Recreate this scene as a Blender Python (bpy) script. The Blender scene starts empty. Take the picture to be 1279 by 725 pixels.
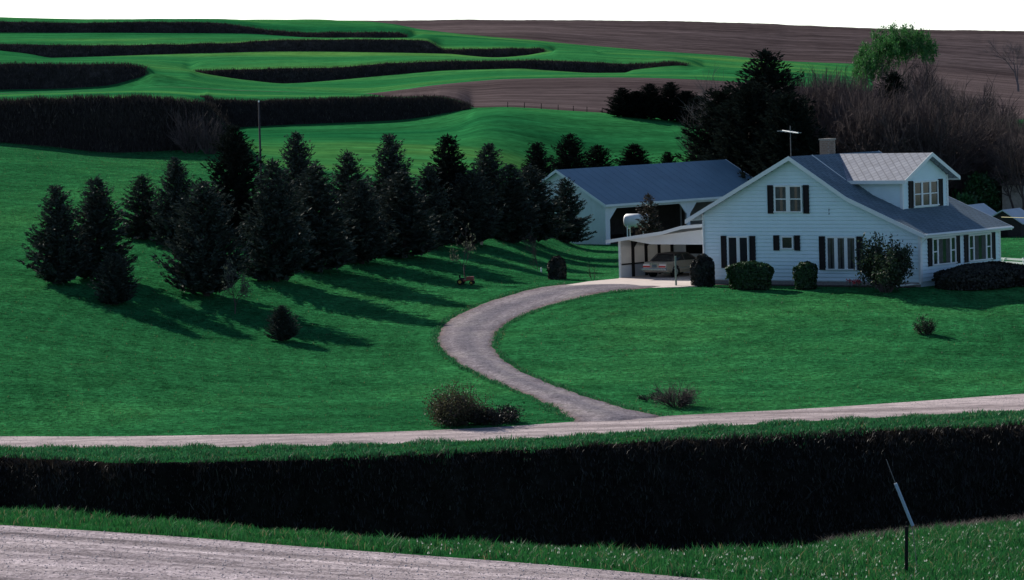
import bpy, math, random
import numpy as np
from mathutils import Vector, Matrix

# ------------------------------------------------------------------ camera, sky, sun
SC = bpy.context.scene
COL = SC.collection
F = 4800.0                      # focal length in photo pixels (135 mm on 36 mm film)
PITCH = math.atan(269.5 / F)
ROLL = 0.0285
cam_d = bpy.data.cameras.new('camera')
cam = bpy.data.objects.new('camera', cam_d)
COL.objects.link(cam)
cam_d.sensor_width = 36.0
cam_d.lens = 36.0 * F / 1279.0
cam_d.clip_start = 0.5
cam_d.clip_end = 8000
RM = (Matrix.Rotation(math.radians(90) - PITCH, 4, 'X') @ Matrix.Rotation(-ROLL, 4, 'Z'))
cam.matrix_world = RM
SC.camera = cam
R3 = np.array(RM.to_3x3())

SUN_EL = math.radians(26)
SUN_TH = math.radians(57)       # sun stands behind the hills, to the left
S = Vector((-math.cos(SUN_TH) * math.cos(SUN_EL), math.sin(SUN_TH) * math.cos(SUN_EL), math.sin(SUN_EL)))
world = bpy.data.worlds.new('World')
SC.world = world
world.use_nodes = True
wn = world.node_tree
for n in list(wn.nodes):
    wn.nodes.remove(n)
sky = wn.nodes.new('ShaderNodeTexSky')
sky.sky_type = 'NISHITA'
sky.sun_disc = False
sky.sun_elevation = SUN_EL
sky.sun_rotation = math.atan2(S.x, S.y)
sky.air_density = 0.5
sky.dust_density = 0.25
sky.ozone_density = 1.0
bg = wn.nodes.new('ShaderNodeBackground')
bg.inputs['Strength'].default_value = 0.1
wo = wn.nodes.new('ShaderNodeOutputWorld')
wn.links.new(sky.outputs[0], bg.inputs[0])
wn.links.new(bg.outputs[0], wo.inputs[0])
sun_d = bpy.data.lights.new('sun', 'SUN')
sun_d.energy = 5.0
sun_d.angle = math.radians(0.5)
sun_d.color = (1.0, 0.93, 0.84)
sun = bpy.data.objects.new('sun', sun_d)
COL.objects.link(sun)
sun.rotation_euler = S.to_track_quat('Z', 'Y').to_euler()
sun.location = (-60, 120, 120)
SC.view_settings.view_transform = 'Standard'
SC.view_settings.look = 'None'
SC.view_settings.gamma = 1.0
SC.view_settings.use_curve_mapping = False
SC.view_settings.exposure = 0.5

rng = np.random.default_rng(7)
random.seed(7)

# ------------------------------------------------------------------ pixel helpers
def ray(u, y):
    v = R3 @ np.array([(u - 639.5) / F, -(y - 362.5) / F, -1.0])
    return v / v[1]
def at(u, y, d):
    v = ray(u, y) * d
    return Vector((v[0], v[1], v[2]))
def on_plane(u, y, z):
    v = ray(u, y)
    k = z / v[2]
    return Vector((v[0] * k, v[1] * k, z))
def proj(p):
    c = R3.T @ np.array(p)
    return 639.5 + F * c[0] / -c[2], 362.5 - F * c[1] / -c[2]

# ------------------------------------------------------------------ materials
MATS = {}
def nodes_of(name):
    m = bpy.data.materials.new(name)
    m.use_nodes = True
    nt = m.node_tree
    b = nt.nodes['Principled BSDF']
    b.inputs['Specular IOR Level'].default_value = 0.2
    MATS[name] = m
    return m, nt, b
def ramp(nt, stops):
    r = nt.nodes.new('ShaderNodeValToRGB')
    el = r.color_ramp.elements
    el[0].position, el[0].color = stops[0][0], (*stops[0][1], 1)
    el[1].position, el[1].color = stops[-1][0], (*stops[-1][1], 1)
    for p, c in stops[1:-1]:
        e = el.new(p)
        e.color = (*c, 1)
    return r
def noise(nt, scale, detail=4, rough=0.6, vec=None, stretch=None, coord='Object'):
    tc = nt.nodes.new('ShaderNodeTexCoord')
    n = nt.nodes.new('ShaderNodeTexNoise')
    n.inputs['Scale'].default_value = scale
    n.inputs['Detail'].default_value = detail
    n.inputs['Roughness'].default_value = rough
    src = tc.outputs[coord]
    if stretch:
        mp = nt.nodes.new('ShaderNodeMapping')
        mp.inputs['Scale'].default_value = stretch[:3]
        if len(stretch) > 3:
            m0 = nt.nodes.new('ShaderNodeMapping')
            m0.inputs['Rotation'].default_value = (0, 0, stretch[3])
            nt.links.new(src, m0.inputs[0])
            src = m0.outputs[0]
        nt.links.new(src, mp.inputs[0])
        src = mp.outputs[0]
    nt.links.new(src, n.inputs['Vector'])
    return n
def mixc(nt, a, b, fac, mode='MIX'):
    m = nt.nodes.new('ShaderNodeMix')
    m.data_type = 'RGBA'
    m.blend_type = mode
    for k, v in ((0, fac), (6, a), (7, b)):
        if isinstance(v, (int, float)):
            m.inputs[k].default_value = v
        elif isinstance(v, tuple):
            m.inputs[k].default_value = (*v, 1)
        else:
            nt.links.new(v, m.inputs[k])
    return m.outputs[2]
def bump(nt, b, h, dist, strength=1.0):
    bp = nt.nodes.new('ShaderNodeBump')
    bp.inputs['Distance'].default_value = dist
    bp.inputs['Strength'].default_value = strength
    nt.links.new(h, bp.inputs['Height'])
    nt.links.new(bp.outputs[0], b.inputs['Normal'])
def plain(name, col, rough=0.7, var=0.15, scale=3.0, metal=0.0, spec=0.2, bdist=0.0):
    m, nt, b = nodes_of(name)
    b.inputs['Roughness'].default_value = rough
    b.inputs['Metallic'].default_value = metal
    b.inputs['Specular IOR Level'].default_value = spec
    n = noise(nt, scale, 6, 0.65)
    lo = tuple(max(0, c * (1 - var)) for c in col)
    hi = tuple(min(1, c * (1 + var)) for c in col)
    r = ramp(nt, [(0.3, lo), (0.7, hi)])
    nt.links.new(n.outputs[0], r.inputs[0])
    nt.links.new(r.outputs[0], b.inputs['Base Color'])
    if bdist:
        bump(nt, b, n.outputs[0], bdist)
    return m
def ground_mat(name, a, c, e, big=0.06, fine=6.0, bd=0.06, stretch=None, fs=0.35, streak=None):
    m, nt, b = nodes_of(name)
    b.inputs['Roughness'].default_value = 0.9
    b.inputs['Specular IOR Level'].default_value = 0.0
    n1 = noise(nt, big, 5, 0.6, stretch=stretch)
    n2 = noise(nt, fine, 4, 0.75, stretch=stretch)
    n3 = noise(nt, big * 9, 5, 0.7, stretch=stretch)
    r = ramp(nt, [(0.32, a), (0.5, c), (0.7, e)])
    nt.links.new(n1.outputs[0], r.inputs[0])
    r3 = ramp(nt, [(0.3, (0.62,) * 3), (0.68, (1.25,) * 3)])
    nt.links.new(n3.outputs[0], r3.inputs[0])
    r2 = ramp(nt, [(0.3, (1 - fs * 1.3,) * 3), (0.7, (1 + fs,) * 3)])
    nt.links.new(n2.outputs[0], r2.inputs[0])
    o = mixc(nt, r.outputs[0], r3.outputs[0], 1.0, 'MULTIPLY')
    o = mixc(nt, o, r2.outputs[0], 1.0, 'MULTIPLY')
    if streak:
        n4 = noise(nt, streak[0], 3, 0.55, stretch=streak[1])
        r4 = ramp(nt, [(0.36, (1 - streak[2],) * 3), (0.64, (1 + streak[2],) * 3)])
        nt.links.new(n4.outputs[0], r4.inputs[0])
        o = mixc(nt, o, r4.outputs[0], 1.0, 'MULTIPLY')
    nt.links.new(o, b.inputs['Base Color'])
    if bd:
        bump(nt, b, n2.outputs[0], bd)
    return m
def leaf_mat(name, a, c, trans=0.35, dead=None, deadamt=0.12, gloss=0.03):
    m, nt, b = nodes_of(name)
    nt.nodes.remove(b)
    out = nt.nodes['Material Output']
    g = nt.nodes.new('ShaderNodeNewGeometry')
    r = ramp(nt, [(0.0, a), (1.0, c)])
    nt.links.new(g.outputs['Random Per Island'], r.inputs[0])
    colr = r.outputs[0]
    if dead:
        rr = ramp(nt, [(1 - deadamt - 0.02, (0, 0, 0)), (1 - deadamt, (1, 1, 1))])
        nt.links.new(g.outputs['Random Per Island'], rr.inputs[0])
        colr = mixc(nt, colr, dead, rr.outputs[0])
    d = nt.nodes.new('ShaderNodeBsdfDiffuse')
    t = nt.nodes.new('ShaderNodeBsdfTranslucent')
    gl = nt.nodes.new('ShaderNodeBsdfGlossy')
    gl.inputs['Roughness'].default_value = 0.5
    mx = nt.nodes.new('ShaderNodeMixShader')
    mx.inputs[0].default_value = trans
    mg = nt.nodes.new('ShaderNodeMixShader')
    mg.inputs[0].default_value = gloss
    nt.links.new(colr, d.inputs[0])
    nt.links.new(colr, t.inputs[0])
    nt.links.new(d.outputs[0], mx.inputs[1])
    nt.links.new(t.outputs[0], mx.inputs[2])
    nt.links.new(mx.outputs[0], mg.inputs[1])
    nt.links.new(gl.outputs[0], mg.inputs[2])
    nt.links.new(mg.outputs[0], out.inputs[0])
    return m

ground_mat('lawn', (0.017, 0.112, 0.038), (0.025, 0.152, 0.050), (0.042, 0.195, 0.058), 0.05, 3.6, 0.12, fs=0.5, streak=(0.9, (0.16, 1, 1, 0.25), 0.13))
ground_mat('field', (0.012, 0.115, 0.040), (0.028, 0.175, 0.054), (0.095, 0.255, 0.060), 0.022, 1.6, 0.05, stretch=(0.45, 1, 1), streak=(0.35, (0.06, 1, 1, 0.1), 0.12))
ground_mat('verge', (0.008, 0.075, 0.02), (0.014, 0.10, 0.024), (0.03, 0.12, 0.03), 0.2, 9.0, 0.05)
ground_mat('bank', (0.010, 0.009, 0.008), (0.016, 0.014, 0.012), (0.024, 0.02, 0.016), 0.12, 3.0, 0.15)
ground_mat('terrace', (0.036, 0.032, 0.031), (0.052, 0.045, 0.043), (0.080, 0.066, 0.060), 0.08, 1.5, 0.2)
ground_mat('gravel', (0.32, 0.27, 0.29), (0.40, 0.345, 0.36), (0.50, 0.43, 0.44), 0.25, 11.0, 0.05, fs=0.6, streak=(0.9, (0.025, 1, 1, 0.64), 0.42))
ground_mat('drive_gravel', (0.20, 0.18, 0.20), (0.25, 0.225, 0.245), (0.31, 0.28, 0.28), 0.35, 9.0, 0.04, fs=0.42)
def add_tracks(name):
    m = MATS[name]; nt = m.node_tree; b = nt.nodes['Principled BSDF']
    src = b.inputs['Base Color'].links[0].from_socket
    at_ = nt.nodes.new('ShaderNodeAttribute'); at_.attribute_name = 'across'
    n = noise(nt, 0.8, 4, 0.6)
    ad = nt.nodes.new('ShaderNodeMath'); ad.operation = 'MULTIPLY_ADD'
    nt.links.new(n.outputs[0], ad.inputs[0]); ad.inputs[1].default_value = 0.16
    sb = nt.nodes.new('ShaderNodeMath'); sb.operation = 'ADD'; sb.inputs[1].default_value = -0.08
    nt.links.new(at_.outputs['Fac'], sb.inputs[0]); nt.links.new(sb.outputs[0], ad.inputs[2])
    r = ramp(nt, [(0.0, (0.62, 0.50, 0.42)), (0.07, (0.85, 0.76, 0.70)), (0.14, (0.98, 0.95, 0.93)), (0.27, (1.22, 1.20, 1.18)), (0.40, (0.92, 0.93, 0.95)), (0.55, (0.86, 0.88, 0.92)), (0.72, (1.16, 1.15, 1.14)), (0.85, (0.92, 0.93, 0.95)), (0.94, (0.95, 0.86, 0.78)), (1.0, (0.66, 0.54, 0.44))])
    nt.links.new(ad.outputs[0], r.inputs[0])
    nt.links.new(mixc(nt, src, r.outputs[0], 1.0, 'MULTIPLY'), b.inputs['Base Color'])
add_tracks('drive_gravel')
ground_mat('road_gravel', (0.34, 0.285, 0.285), (0.43, 0.365, 0.365), (0.54, 0.46, 0.455), 0.3, 7.0, 0.03, stretch=(0.2, 1, 1), fs=0.25, streak=(0.8, (0.02, 1, 1, -0.03), 0.22))
ground_mat('plowed', (0.070, 0.053, 0.054), (0.100, 0.078, 0.079), (0.140, 0.108, 0.107), 0.02, 0.9, 0.15, stretch=(0.25, 1.6, 1), streak=(0.5, (0.03, 1, 1, -0.05), 0.25))
plain('concrete', (0.55, 0.47, 0.43), 0.85, 0.12, 1.2)

def add_mow(name):
    m = MATS[name]; nt = m.node_tree; b = nt.nodes['Principled BSDF']
    src = b.inputs['Base Color'].links[0].from_socket
    c = on_plane(860, 415, -13.8)
    tc = nt.nodes.new('ShaderNodeTexCoord'); mp = nt.nodes.new('ShaderNodeMapping')
    mp.inputs['Location'].default_value = (-c.x, -c.y * 0.55, 0)
    mp.inputs['Scale'].default_value = (1.0, 0.55, 0)
    wv = nt.nodes.new('ShaderNodeTexWave'); wv.wave_type = 'RINGS'; wv.rings_direction = 'Z'
    wv.inputs['Scale'].default_value = 0.26; wv.inputs['Distortion'].default_value = 2.5
    wv.inputs['Detail'].default_value = 2; wv.inputs['Detail Scale'].default_value = 0.5
    nt.links.new(tc.outputs['Object'], mp.inputs[0]); nt.links.new(mp.outputs[0], wv.inputs['Vector'])
    r = ramp(nt, [(0.2, (0.94, 0.94, 0.94)), (0.8, (1.05, 1.05, 1.05))])
    nt.links.new(wv.outputs['Fac'], r.inputs[0])
    pn = noise(nt, 0.35, 4, 0.65)
    pr = ramp(nt, [(0.62, (0, 0, 0)), (0.75, (1, 1, 1))])
    nt.links.new(pn.outputs[0], pr.inputs[0])
    o = mixc(nt, src, r.outputs[0], 1.0, 'MULTIPLY')
    pm = nt.nodes.new('ShaderNodeMath'); pm.operation = 'MULTIPLY'; pm.inputs[1].default_value = 0.2
    nt.links.new(pr.outputs[0], pm.inputs[0])
    nt.links.new(mixc(nt, o, (0.07, 0.12, 0.05), pm.outputs[0]), b.inputs['Base Color'])
add_mow('lawn')
# ------------------------------------------------------------------ mesh helpers
def tag(o, label=None, cat=None, group=None, kind=None):
    if label: o['label'] = label
    if cat: o['category'] = cat
    if group: o['group'] = group
    if kind: o['kind'] = kind
    return o
def mesh_np(name, v, quads=None, tris=None, mat=None, smooth=False):
    v = np.asarray(v, dtype=np.float32)
    me = bpy.data.meshes.new(name)
    q = np.zeros((0, 4), int) if quads is None else np.asarray(quads, int).reshape(-1, 4)
    t = np.zeros((0, 3), int) if tris is None else np.asarray(tris, int).reshape(-1, 3)
    me.vertices.add(len(v))
    me.vertices.foreach_set('co', v.ravel())
    nl = len(q) * 4 + len(t) * 3
    me.loops.add(nl)
    me.loops.foreach_set('vertex_index', np.concatenate([q.ravel(), t.ravel()]).astype(np.int32))
    me.polygons.add(len(q) + len(t))
    st = np.concatenate([np.arange(len(q)) * 4, len(q) * 4 + np.arange(len(t)) * 3]).astype(np.int32)
    me.polygons.foreach_set('loop_start', st)
    if smooth:
        me.polygons.foreach_set('use_smooth', np.ones(len(q) + len(t), dtype=bool))
    me.update(calc_edges=True)
    if mat:
        me.materials.append(MATS[mat] if isinstance(mat, str) else mat)
    return me
def link(name, me, parent=None):
    o = bpy.data.objects.new(name, me)
    COL.objects.link(o)
    if parent is not None:
        o.parent = parent
    return o
def empty(name, loc, rz=0.0):
    o = bpy.data.objects.new(name, None)
    o.location = loc
    o.rotation_euler = (0, 0, rz)
    o.empty_display_size = 0.3
    COL.objects.link(o)
    return o
class MB:
    def __init__(s):
        s.v, s.f = [], []
    def add(s, vs, fs):
        n = len(s.v)
        s.v += [tuple(p) for p in vs]
        s.f += [tuple(i + n for i in f) for f in fs]
        return s
    def box(s, x0, x1, y0, y1, z0, z1):
        vs = [(x, y, z) for z in (z0, z1) for y in (y0, y1) for x in (x0, x1)]
        return s.add(vs, [(0, 2, 3, 1), (4, 5, 7, 6), (0, 1, 5, 4), (2, 6, 7, 3), (0, 4, 6, 2), (1, 3, 7, 5)])
    def prism(s, pts, axis, a, b):
        """polygon pts (2D) extruded along axis from a to b"""
        def mk(p, t):
            return (t, p[0], p[1]) if axis == 'x' else (p[0], t, p[1]) if axis == 'y' else (p[0], p[1], t)
        n = len(pts)
        vs = [mk(p, a) for p in pts] + [mk(p, b) for p in pts]
        return s.add(vs, [tuple(range(n))[::-1], tuple(range(n, 2 * n))] + [(i, (i + 1) % n, n + (i + 1) % n, n + i) for i in range(n)])
    def hexa(s, bot, top):
        return s.add(list(bot) + list(top), [(3, 2, 1, 0), (4, 5, 6, 7)] + [(i, (i + 1) % 4, 4 + (i + 1) % 4, 4 + i) for i in range(4)])
    def tube(s, pts, rads, n=6, cap=True):
        pts = [Vector(p) for p in pts]
        if isinstance(rads, (int, float)):
            rads = [rads] * len(pts)
        rings = []
        base = len(s.v)
        for i, p in enumerate(pts):
            d = (pts[min(i + 1, len(pts) - 1)] - pts[max(i - 1, 0)]).normalized()
            a = d.cross(Vector((0, 0, 1)) if abs(d.z) < 0.9 else Vector((1, 0, 0))).normalized()
            b = d.cross(a)
            for k in range(n):
                t = 2 * math.pi * k / n
                s.v.append(tuple(p + (a * math.cos(t) + b * math.sin(t)) * rads[i]))
        for i in range(len(pts) - 1):
            for k in range(n):
                k2 = (k + 1) % n
                s.f.append((base + i * n + k, base + i * n + k2, base + (i + 1) * n + k2, base + (i + 1) * n + k))
        if cap:
            s.f.append(tuple(base + k for k in range(n))[::-1])
            s.f.append(tuple(base + (len(pts) - 1) * n + k for k in range(n)))
        return s
    def build(s, name, mat, parent=None, smooth=False, bevel=0.0):
        me = bpy.data.meshes.new(name)
        me.from_pydata(s.v, [], s.f)
        me.materials.append(MATS[mat] if isinstance(mat, str) else mat)
        if smooth:
            for p in me.polygons:
                p.use_smooth = True
        me.update()
        o = link(name, me, parent)
        if bevel:
            md = o.modifiers.new('bevel', 'BEVEL')
            md.width = bevel
            md.segments = 2
            md.limit_method = 'ANGLE'
        return o
    def mesh(s, name, mat, smooth=False):
        me = bpy.data.meshes.new(name)
        me.from_pydata(s.v, [], s.f)
        me.materials.append(MATS[mat])
        if smooth:
            for p in me.polygons:
                p.use_smooth = True
        me.update()
        return me

# ------------------------------------------------------------------ house frame (needed to level the ground under it)
HZ = -12.45
HA = math.radians(32) + math.atan(510 / F)
HX = Vector((math.cos(HA), -math.sin(HA), 0))
HY = Vector((math.sin(HA), math.cos(HA), 0))
HW, HD = 15.1, 8.6
HO = on_plane(1150, 357.5, HZ) - HX * HW
def to_house(p):
    q = Vector((p[0], p[1], 0)) - Vector((HO.x, HO.y, 0))
    return q.dot(HX), q.dot(HY)
# ------------------------------------------------------------------ terrain: traced edges, each at its own distance
def pchip1(x, y, xq):
    x = np.asarray(x, float); y = np.asarray(y, float)
    return pchip_cols(x[:, None], y[:, None], xq[:, None])[:, 0]
def slopes(x, y):
    h = np.diff(x, axis=0); dl = np.diff(y, axis=0) / h
    m = np.zeros_like(y)
    w1 = 2 * h[1:] + h[:-1]; w2 = h[1:] + 2 * h[:-1]
    same = (dl[1:] * dl[:-1]) > 0
    with np.errstate(divide='ignore', invalid='ignore'):
        hm = (w1 + w2) / (w1 / dl[:-1] + w2 / dl[1:])
    m[1:-1] = np.where(same, hm, 0)
    m[0] = dl[0]; m[-1] = dl[-1]
    return np.nan_to_num(m)
def pchip_cols(x, y, xq):
    m = slopes(x, y)
    out = np.empty_like(xq)
    for j in range(x.shape[1]):
        xx = x[:, j]; q = np.clip(xq[:, j], xx[0], xx[-1])
        i = np.clip(np.searchsorted(xx, q, side='right') - 1, 0, len(xx) - 2)
        h = xx[i + 1] - xx[i]; t = (q - xx[i]) / h
        out[:, j] = ((2 * t**3 - 3 * t**2 + 1) * y[i, j] + (t**3 - 2 * t**2 + t) * h * m[i, j]
                     + (-2 * t**3 + 3 * t**2) * y[i + 1, j] + (t**3 - t**2) * h * m[i + 1, j])
    return out
WC = np.concatenate([np.linspace(-1900, -80, 46), np.arange(-70, 1350, 3.0), np.linspace(1360, 3200, 46)])
NW = len(WC)
KD, KZ = [], []
def curve(pts, d=None, jit=0.0):
    """pts: (u,y) or (u,y,d) in photo pixels; appended as one knot line"""
    w, dd, zz = [], [], []
    for p in pts:
        dist = p[2] if len(p) > 2 else (d(p[0]) if callable(d) else d)
        q = at(p[0], p[1], dist)
        w.append(640 + F * q.x / q.y); dd.append(dist); zz.append(q.z)
    D = pchip1(w, dd, np.clip(WC, w[0], w[-1])); Z = pchip1(w, zz, np.clip(WC, w[0], w[-1]))
    if jit:
        n = np.convolve(rng.normal(size=NW + 8), np.ones(9) / 9, 'valid')
        ext = np.clip(np.abs(Z - KZ[-1]) / 1.2, 0, 1) if jit < 0.1 or len(KZ) > 12 else 1.0
        Z += 0.5 * jit * ext * n / (np.std(n) + 1e-6)
    KD.append(D); KZ.append(Z)
def flat(z, pts):
    out = []
    for u, y in pts:
        q = on_plane(u, y, z)
        out.append((u, y, q.y))
    curve(out)
U9 = [0, 150, 300, 450, 600, 750, 900, 1050, 1279]
def row(d, ys):
    curve([(u, y) for u, y in zip(U9, ys)], d)
def const(d, z):
    KD.append(np.full(NW, float(d))); KZ.append(np.full(NW, float(z)))

const(2, -2.3)                                                                     # 0
curve([(0, 800, 62), (640, 830, 58), (1279, 860, 54)])                             # 1 near road, near edge
curve([(0, 655, 86), (200, 668, 83.5), (400, 684, 81), (640, 702, 78), (900, 725, 74.5), (1279, 757, 70)])   # 2 far edge
curve([(0, 640, 91), (200, 654, 89), (400, 671, 87), (600, 684, 86), (760, 692, 86), (950, 692, 89), (1060, 680, 95), (1279, 655, 106)])  # 3 verge crest
curve([(0, 660, 98), (200, 672, 96), (400, 690, 94), (600, 703, 93), (760, 710, 93), (950, 710, 96), (1060, 698, 102), (1279, 673, 113)])  # 4 behind the crest
const(146, -20.6)                                                                  # 5 valley floor
const(156, -21.0)                                                                  # 6 bank foot
flat(-15.62, [(0, 572), (200, 578), (300, 577), (450, 571), (600, 565), (840, 551), (1000, 543), (1279, 531)])  # 7 bank top
rag = sum(a * np.sin(WC / k + ph) for a, k, ph in ((0.35, 41, 1.0), (0.25, 17, 2.2), (0.2, 8.3, 0.4), (0.15, 4.9, 3.1)))
KD[-1] = KD[-1] + 0.55 * rag
flat(-15.5, [(0, 559), (150, 559), (300, 558.5), (450, 556), (600, 551), (720, 545), (840, 537), (1000, 527), (1279, 513)])   # 8 road near edge
flat(-15.45, [(0, 545), (150, 545), (300, 543), (450, 541), (600, 535), (720, 527), (830, 520), (1000, 511), (1279, 492)])  # 9 road far edge
row(185, [468, 475, 486, 490, 482, 474, 467, 463, 464])                            # 10
row(197, [420, 432, 446, 448, 438, 428, 422, 417, 416])
row(208, [378, 390, 408, 413, 407, 392, 386, 381, 377])
row(220, [338, 345, 358, 372, 372, 361, 357, 353, 347])
row(240, [285, 290, 300, 318, 328, 341, 336, 331, 325])
row(265, [232, 238, 250, 262, 280, 320, 314, 306, 297])
row(288, [192, 205, 217, 226, 242, 304, 296, 287, 275])                            # 16
curve([(0, 178), (60, 183), (150, 191), (230, 188), (262, 186), (300, 204), (450, 217), (600, 230), (750, 298), (900, 285), (1050, 277), (1279, 264)], 302)     # 17 T1a foot
curve([(0, 127), (60, 124), (150, 121), (230, 126), (255, 129), (285, 165), (312, 202), (450, 214), (600, 226), (750, 292), (900, 281), (1050, 273), (1279, 260)], 305.5, 0.12)  # 18 T1a top
curve([(0, 125), (150, 119), (255, 125.5), (300, 180), (450, 183), (600, 190), (750, 228), (900, 218), (1050, 212), (1279, 206)], 350)   # 19
curve([(0, 122), (150, 117), (255, 122), (272, 160), (350, 157), (450, 153), (500, 150), (530, 146), (560, 140.5), (590, 136), (625, 134.6), (660, 136), (700, 139), (780, 144), (870, 151), (1000, 152), (1279, 150)], 400)  # 20 T1b foot
curve([(0, 121.7), (150, 116.7), (255, 121.5), (270, 125), (350, 125.5), (430, 123), (500, 121.5), (545, 121), (565, 124), (580, 129), (592, 135), (625, 134.3), (660, 135.7), (700, 138.7), (780, 143.7), (870, 150.7), (1000, 151.7), (1279, 149.7)], 402.6, 0.07)  # 21 T1b top
curve([(0, 116.8, 466), (150, 112.3, 466), (190, 109, 466), (300, 114.3, 466), (400, 116.3, 466), (452, 117.2, 466), (488, 120.8, 425), (500, 121, 407), (545, 120.4, 406), (565, 123.4, 406), (580, 128.4, 406), (592, 134.5, 406), (625, 133.9, 406), (660, 135.3, 406), (700, 138.4, 406), (780, 143.4, 406), (870, 150.2, 406), (1000, 151, 406), (1279, 149, 406)])  # 22 plowed field, near edge
curve([(0, 116.5), (150, 112), (190, 108.6), (300, 114), (400, 116), (452, 117), (500, 112.5), (540, 107), (590, 102), (640, 98.5), (700, 97), (780, 97), (870, 100), (1000, 108), (1279, 130)], 470)  # 23 its far edge
curve([(0, 112), (60, 111), (130, 107), (170, 98), (190, 92.5), (230, 100), (300, 109), (400, 111), (457, 112), (540, 103), (640, 95.5), (780, 95), (870, 97), (1000, 104), (1279, 125)], 480)  # 24 T2a foot
curve([(0, 80), (100, 80), (160, 81), (180, 85), (190, 92), (230, 99.7), (300, 108.7), (400, 110.7), (457, 111.7), (540, 102.7), (640, 95.2), (780, 94.7), (870, 96.7), (1000, 103.7), (1279, 124.7)], 483, 0.08)  # 25 T2a top
curve([(0, 77), (100, 77), (160, 79), (190, 83), (225, 86.5), (260, 93), (310, 100), (360, 104), (420, 100), (464, 96), (508, 92), (562, 88), (640, 86), (690, 88.5), (744, 91), (780, 90.5), (792, 87), (847, 82), (870, 84), (1000, 92), (1279, 115)], 560)  # 26 T2b foot
curve([(0, 76.7), (100, 76.7), (160, 78.7), (190, 82), (225, 86), (245, 89), (300, 87), (360, 86), (420, 84.5), (464, 81), (508, 78), (589, 77), (656, 76), (744, 78), (775, 80), (800, 79.5), (835, 77.5), (852, 79.5), (872, 83.9), (1000, 91.7), (1279, 114.7)], 561.8, 0.06)  # 27 T2b top
curve([(0, 63.5), (34, 67), (68, 72), (101, 71), (203, 67.6), (304, 65), (429, 65), (552, 67), (623, 71.6), (656, 69), (690, 64), (760, 66), (850, 70), (910, 74), (1000, 80), (1279, 106)], 720)  # 28 T3 foot
curve([(0, 55.7), (200, 55.7), (270, 54), (338, 51), (429, 50), (531, 50.7), (555, 62), (623, 61), (670, 60), (690, 63.8), (760, 65.8), (850, 69.8), (910, 73.8), (1000, 79.8), (1279, 105.8)], 722.4, 0.07)  # 29 T3 top
curve([(0, 41), (169, 41), (304, 42), (355, 45), (405, 48), (511, 47.5), (530, 46), (589, 48), (673, 54), (758, 61), (850, 67.5), (910, 71.5), (1000, 78), (1279, 102)], 880)  # 30 T4 foot
curve([(0, 27), (84, 28.7), (169, 27.7), (270, 28.7), (304, 33), (338, 38), (380, 41), (429, 41), (498, 41), (518, 46.8), (530, 45.8), (589, 47.8), (673, 53.8), (758, 60.8), (850, 67.3), (910, 71.3), (1000, 77.8), (1279, 101.8)], 883, 0.08)  # 31 T4 top
curve([(0, 23.9, 1045), (84, 25.4, 1045), (169, 27.3, 1045), (220, 26.9, 1045), (270, 26.4, 1045), (300, 25.4, 1045), (440, 26.3, 1045), (488, 30, 1020), (528, 37, 990), (589, 44, 960), (673, 51, 940), (758, 59, 940), (849, 66, 940), (909, 70, 940), (977, 76, 940), (1077, 81, 940), (1279, 99, 940)])  # 32 top plowed field, near edge
curve([(0, 23.5), (84, 25), (169, 27), (220, 26.5), (270, 26), (300, 25), (460, 26), (600, 25), (800, 26), (870, 27), (960, 30), (1100, 36), (1279, 39)], 1050, 0.08)  # 33 skyline
KD.append(np.full(NW, 1500.0)); KZ.append(KZ[-1] - 12.0)
KD.append(np.full(NW, 4000.0)); KZ.append(KZ[-1] - 60.0)
KD = np.array(KD); KZ = np.array(KZ)
SUBS = [10, 18, 16, 10, 12, 8, 22, 8, 10, 16, 18, 16, 18, 26, 26, 22, 14, 10, 14, 18, 8, 4, 14, 4, 8, 12, 6, 16, 6, 14, 6, 10, 14, 6, 6]
rows_d, KROW = [], [0]
for k, n in enumerate(SUBS):
    t = np.linspace(0, 1, n, endpoint=False)[:, None]
    rows_d.append(KD[k][None] * (1 - t) + KD[k + 1][None] * t)
    KROW.append(KROW[-1] + n)
rows_d.append(KD[-1][None])
GD = np.concatenate(rows_d)
GZ = pchip_cols(KD, KZ, GD)
GX = (WC[None] - 640) / F * GD
def fbm(x, y, scale, seed, octs=3):
    r = np.random.default_rng(seed); out = 0; a = 1.0
    for _ in range(octs):
        ph = r.uniform(0, 6.28, 8); an = r.uniform(0, 6.28, 8)
        for p, q in zip(ph, an):
            out = out + a / 8 * np.sin((x * np.cos(q) + y * np.sin(q)) / scale + p)
        a *= 0.5; scale *= 0.45
    return out
amp = np.clip((GD - 180) / 30, 0, 1) * 0.12 + 0.03
GZ = GZ + amp * fbm(GX, GD, 9.0, 3)
for r_ in range(KROW[18] + 2, KROW[20]):
    wt = min(1, (KROW[20] - r_) / 5)
    sm = np.convolve(np.pad(GZ[r_], 12, 'edge'), np.hanning(25) / np.hanning(25).sum(), 'valid')
    GZ[r_] = GZ[r_] * (1 - wt) + sm * wt
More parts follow.
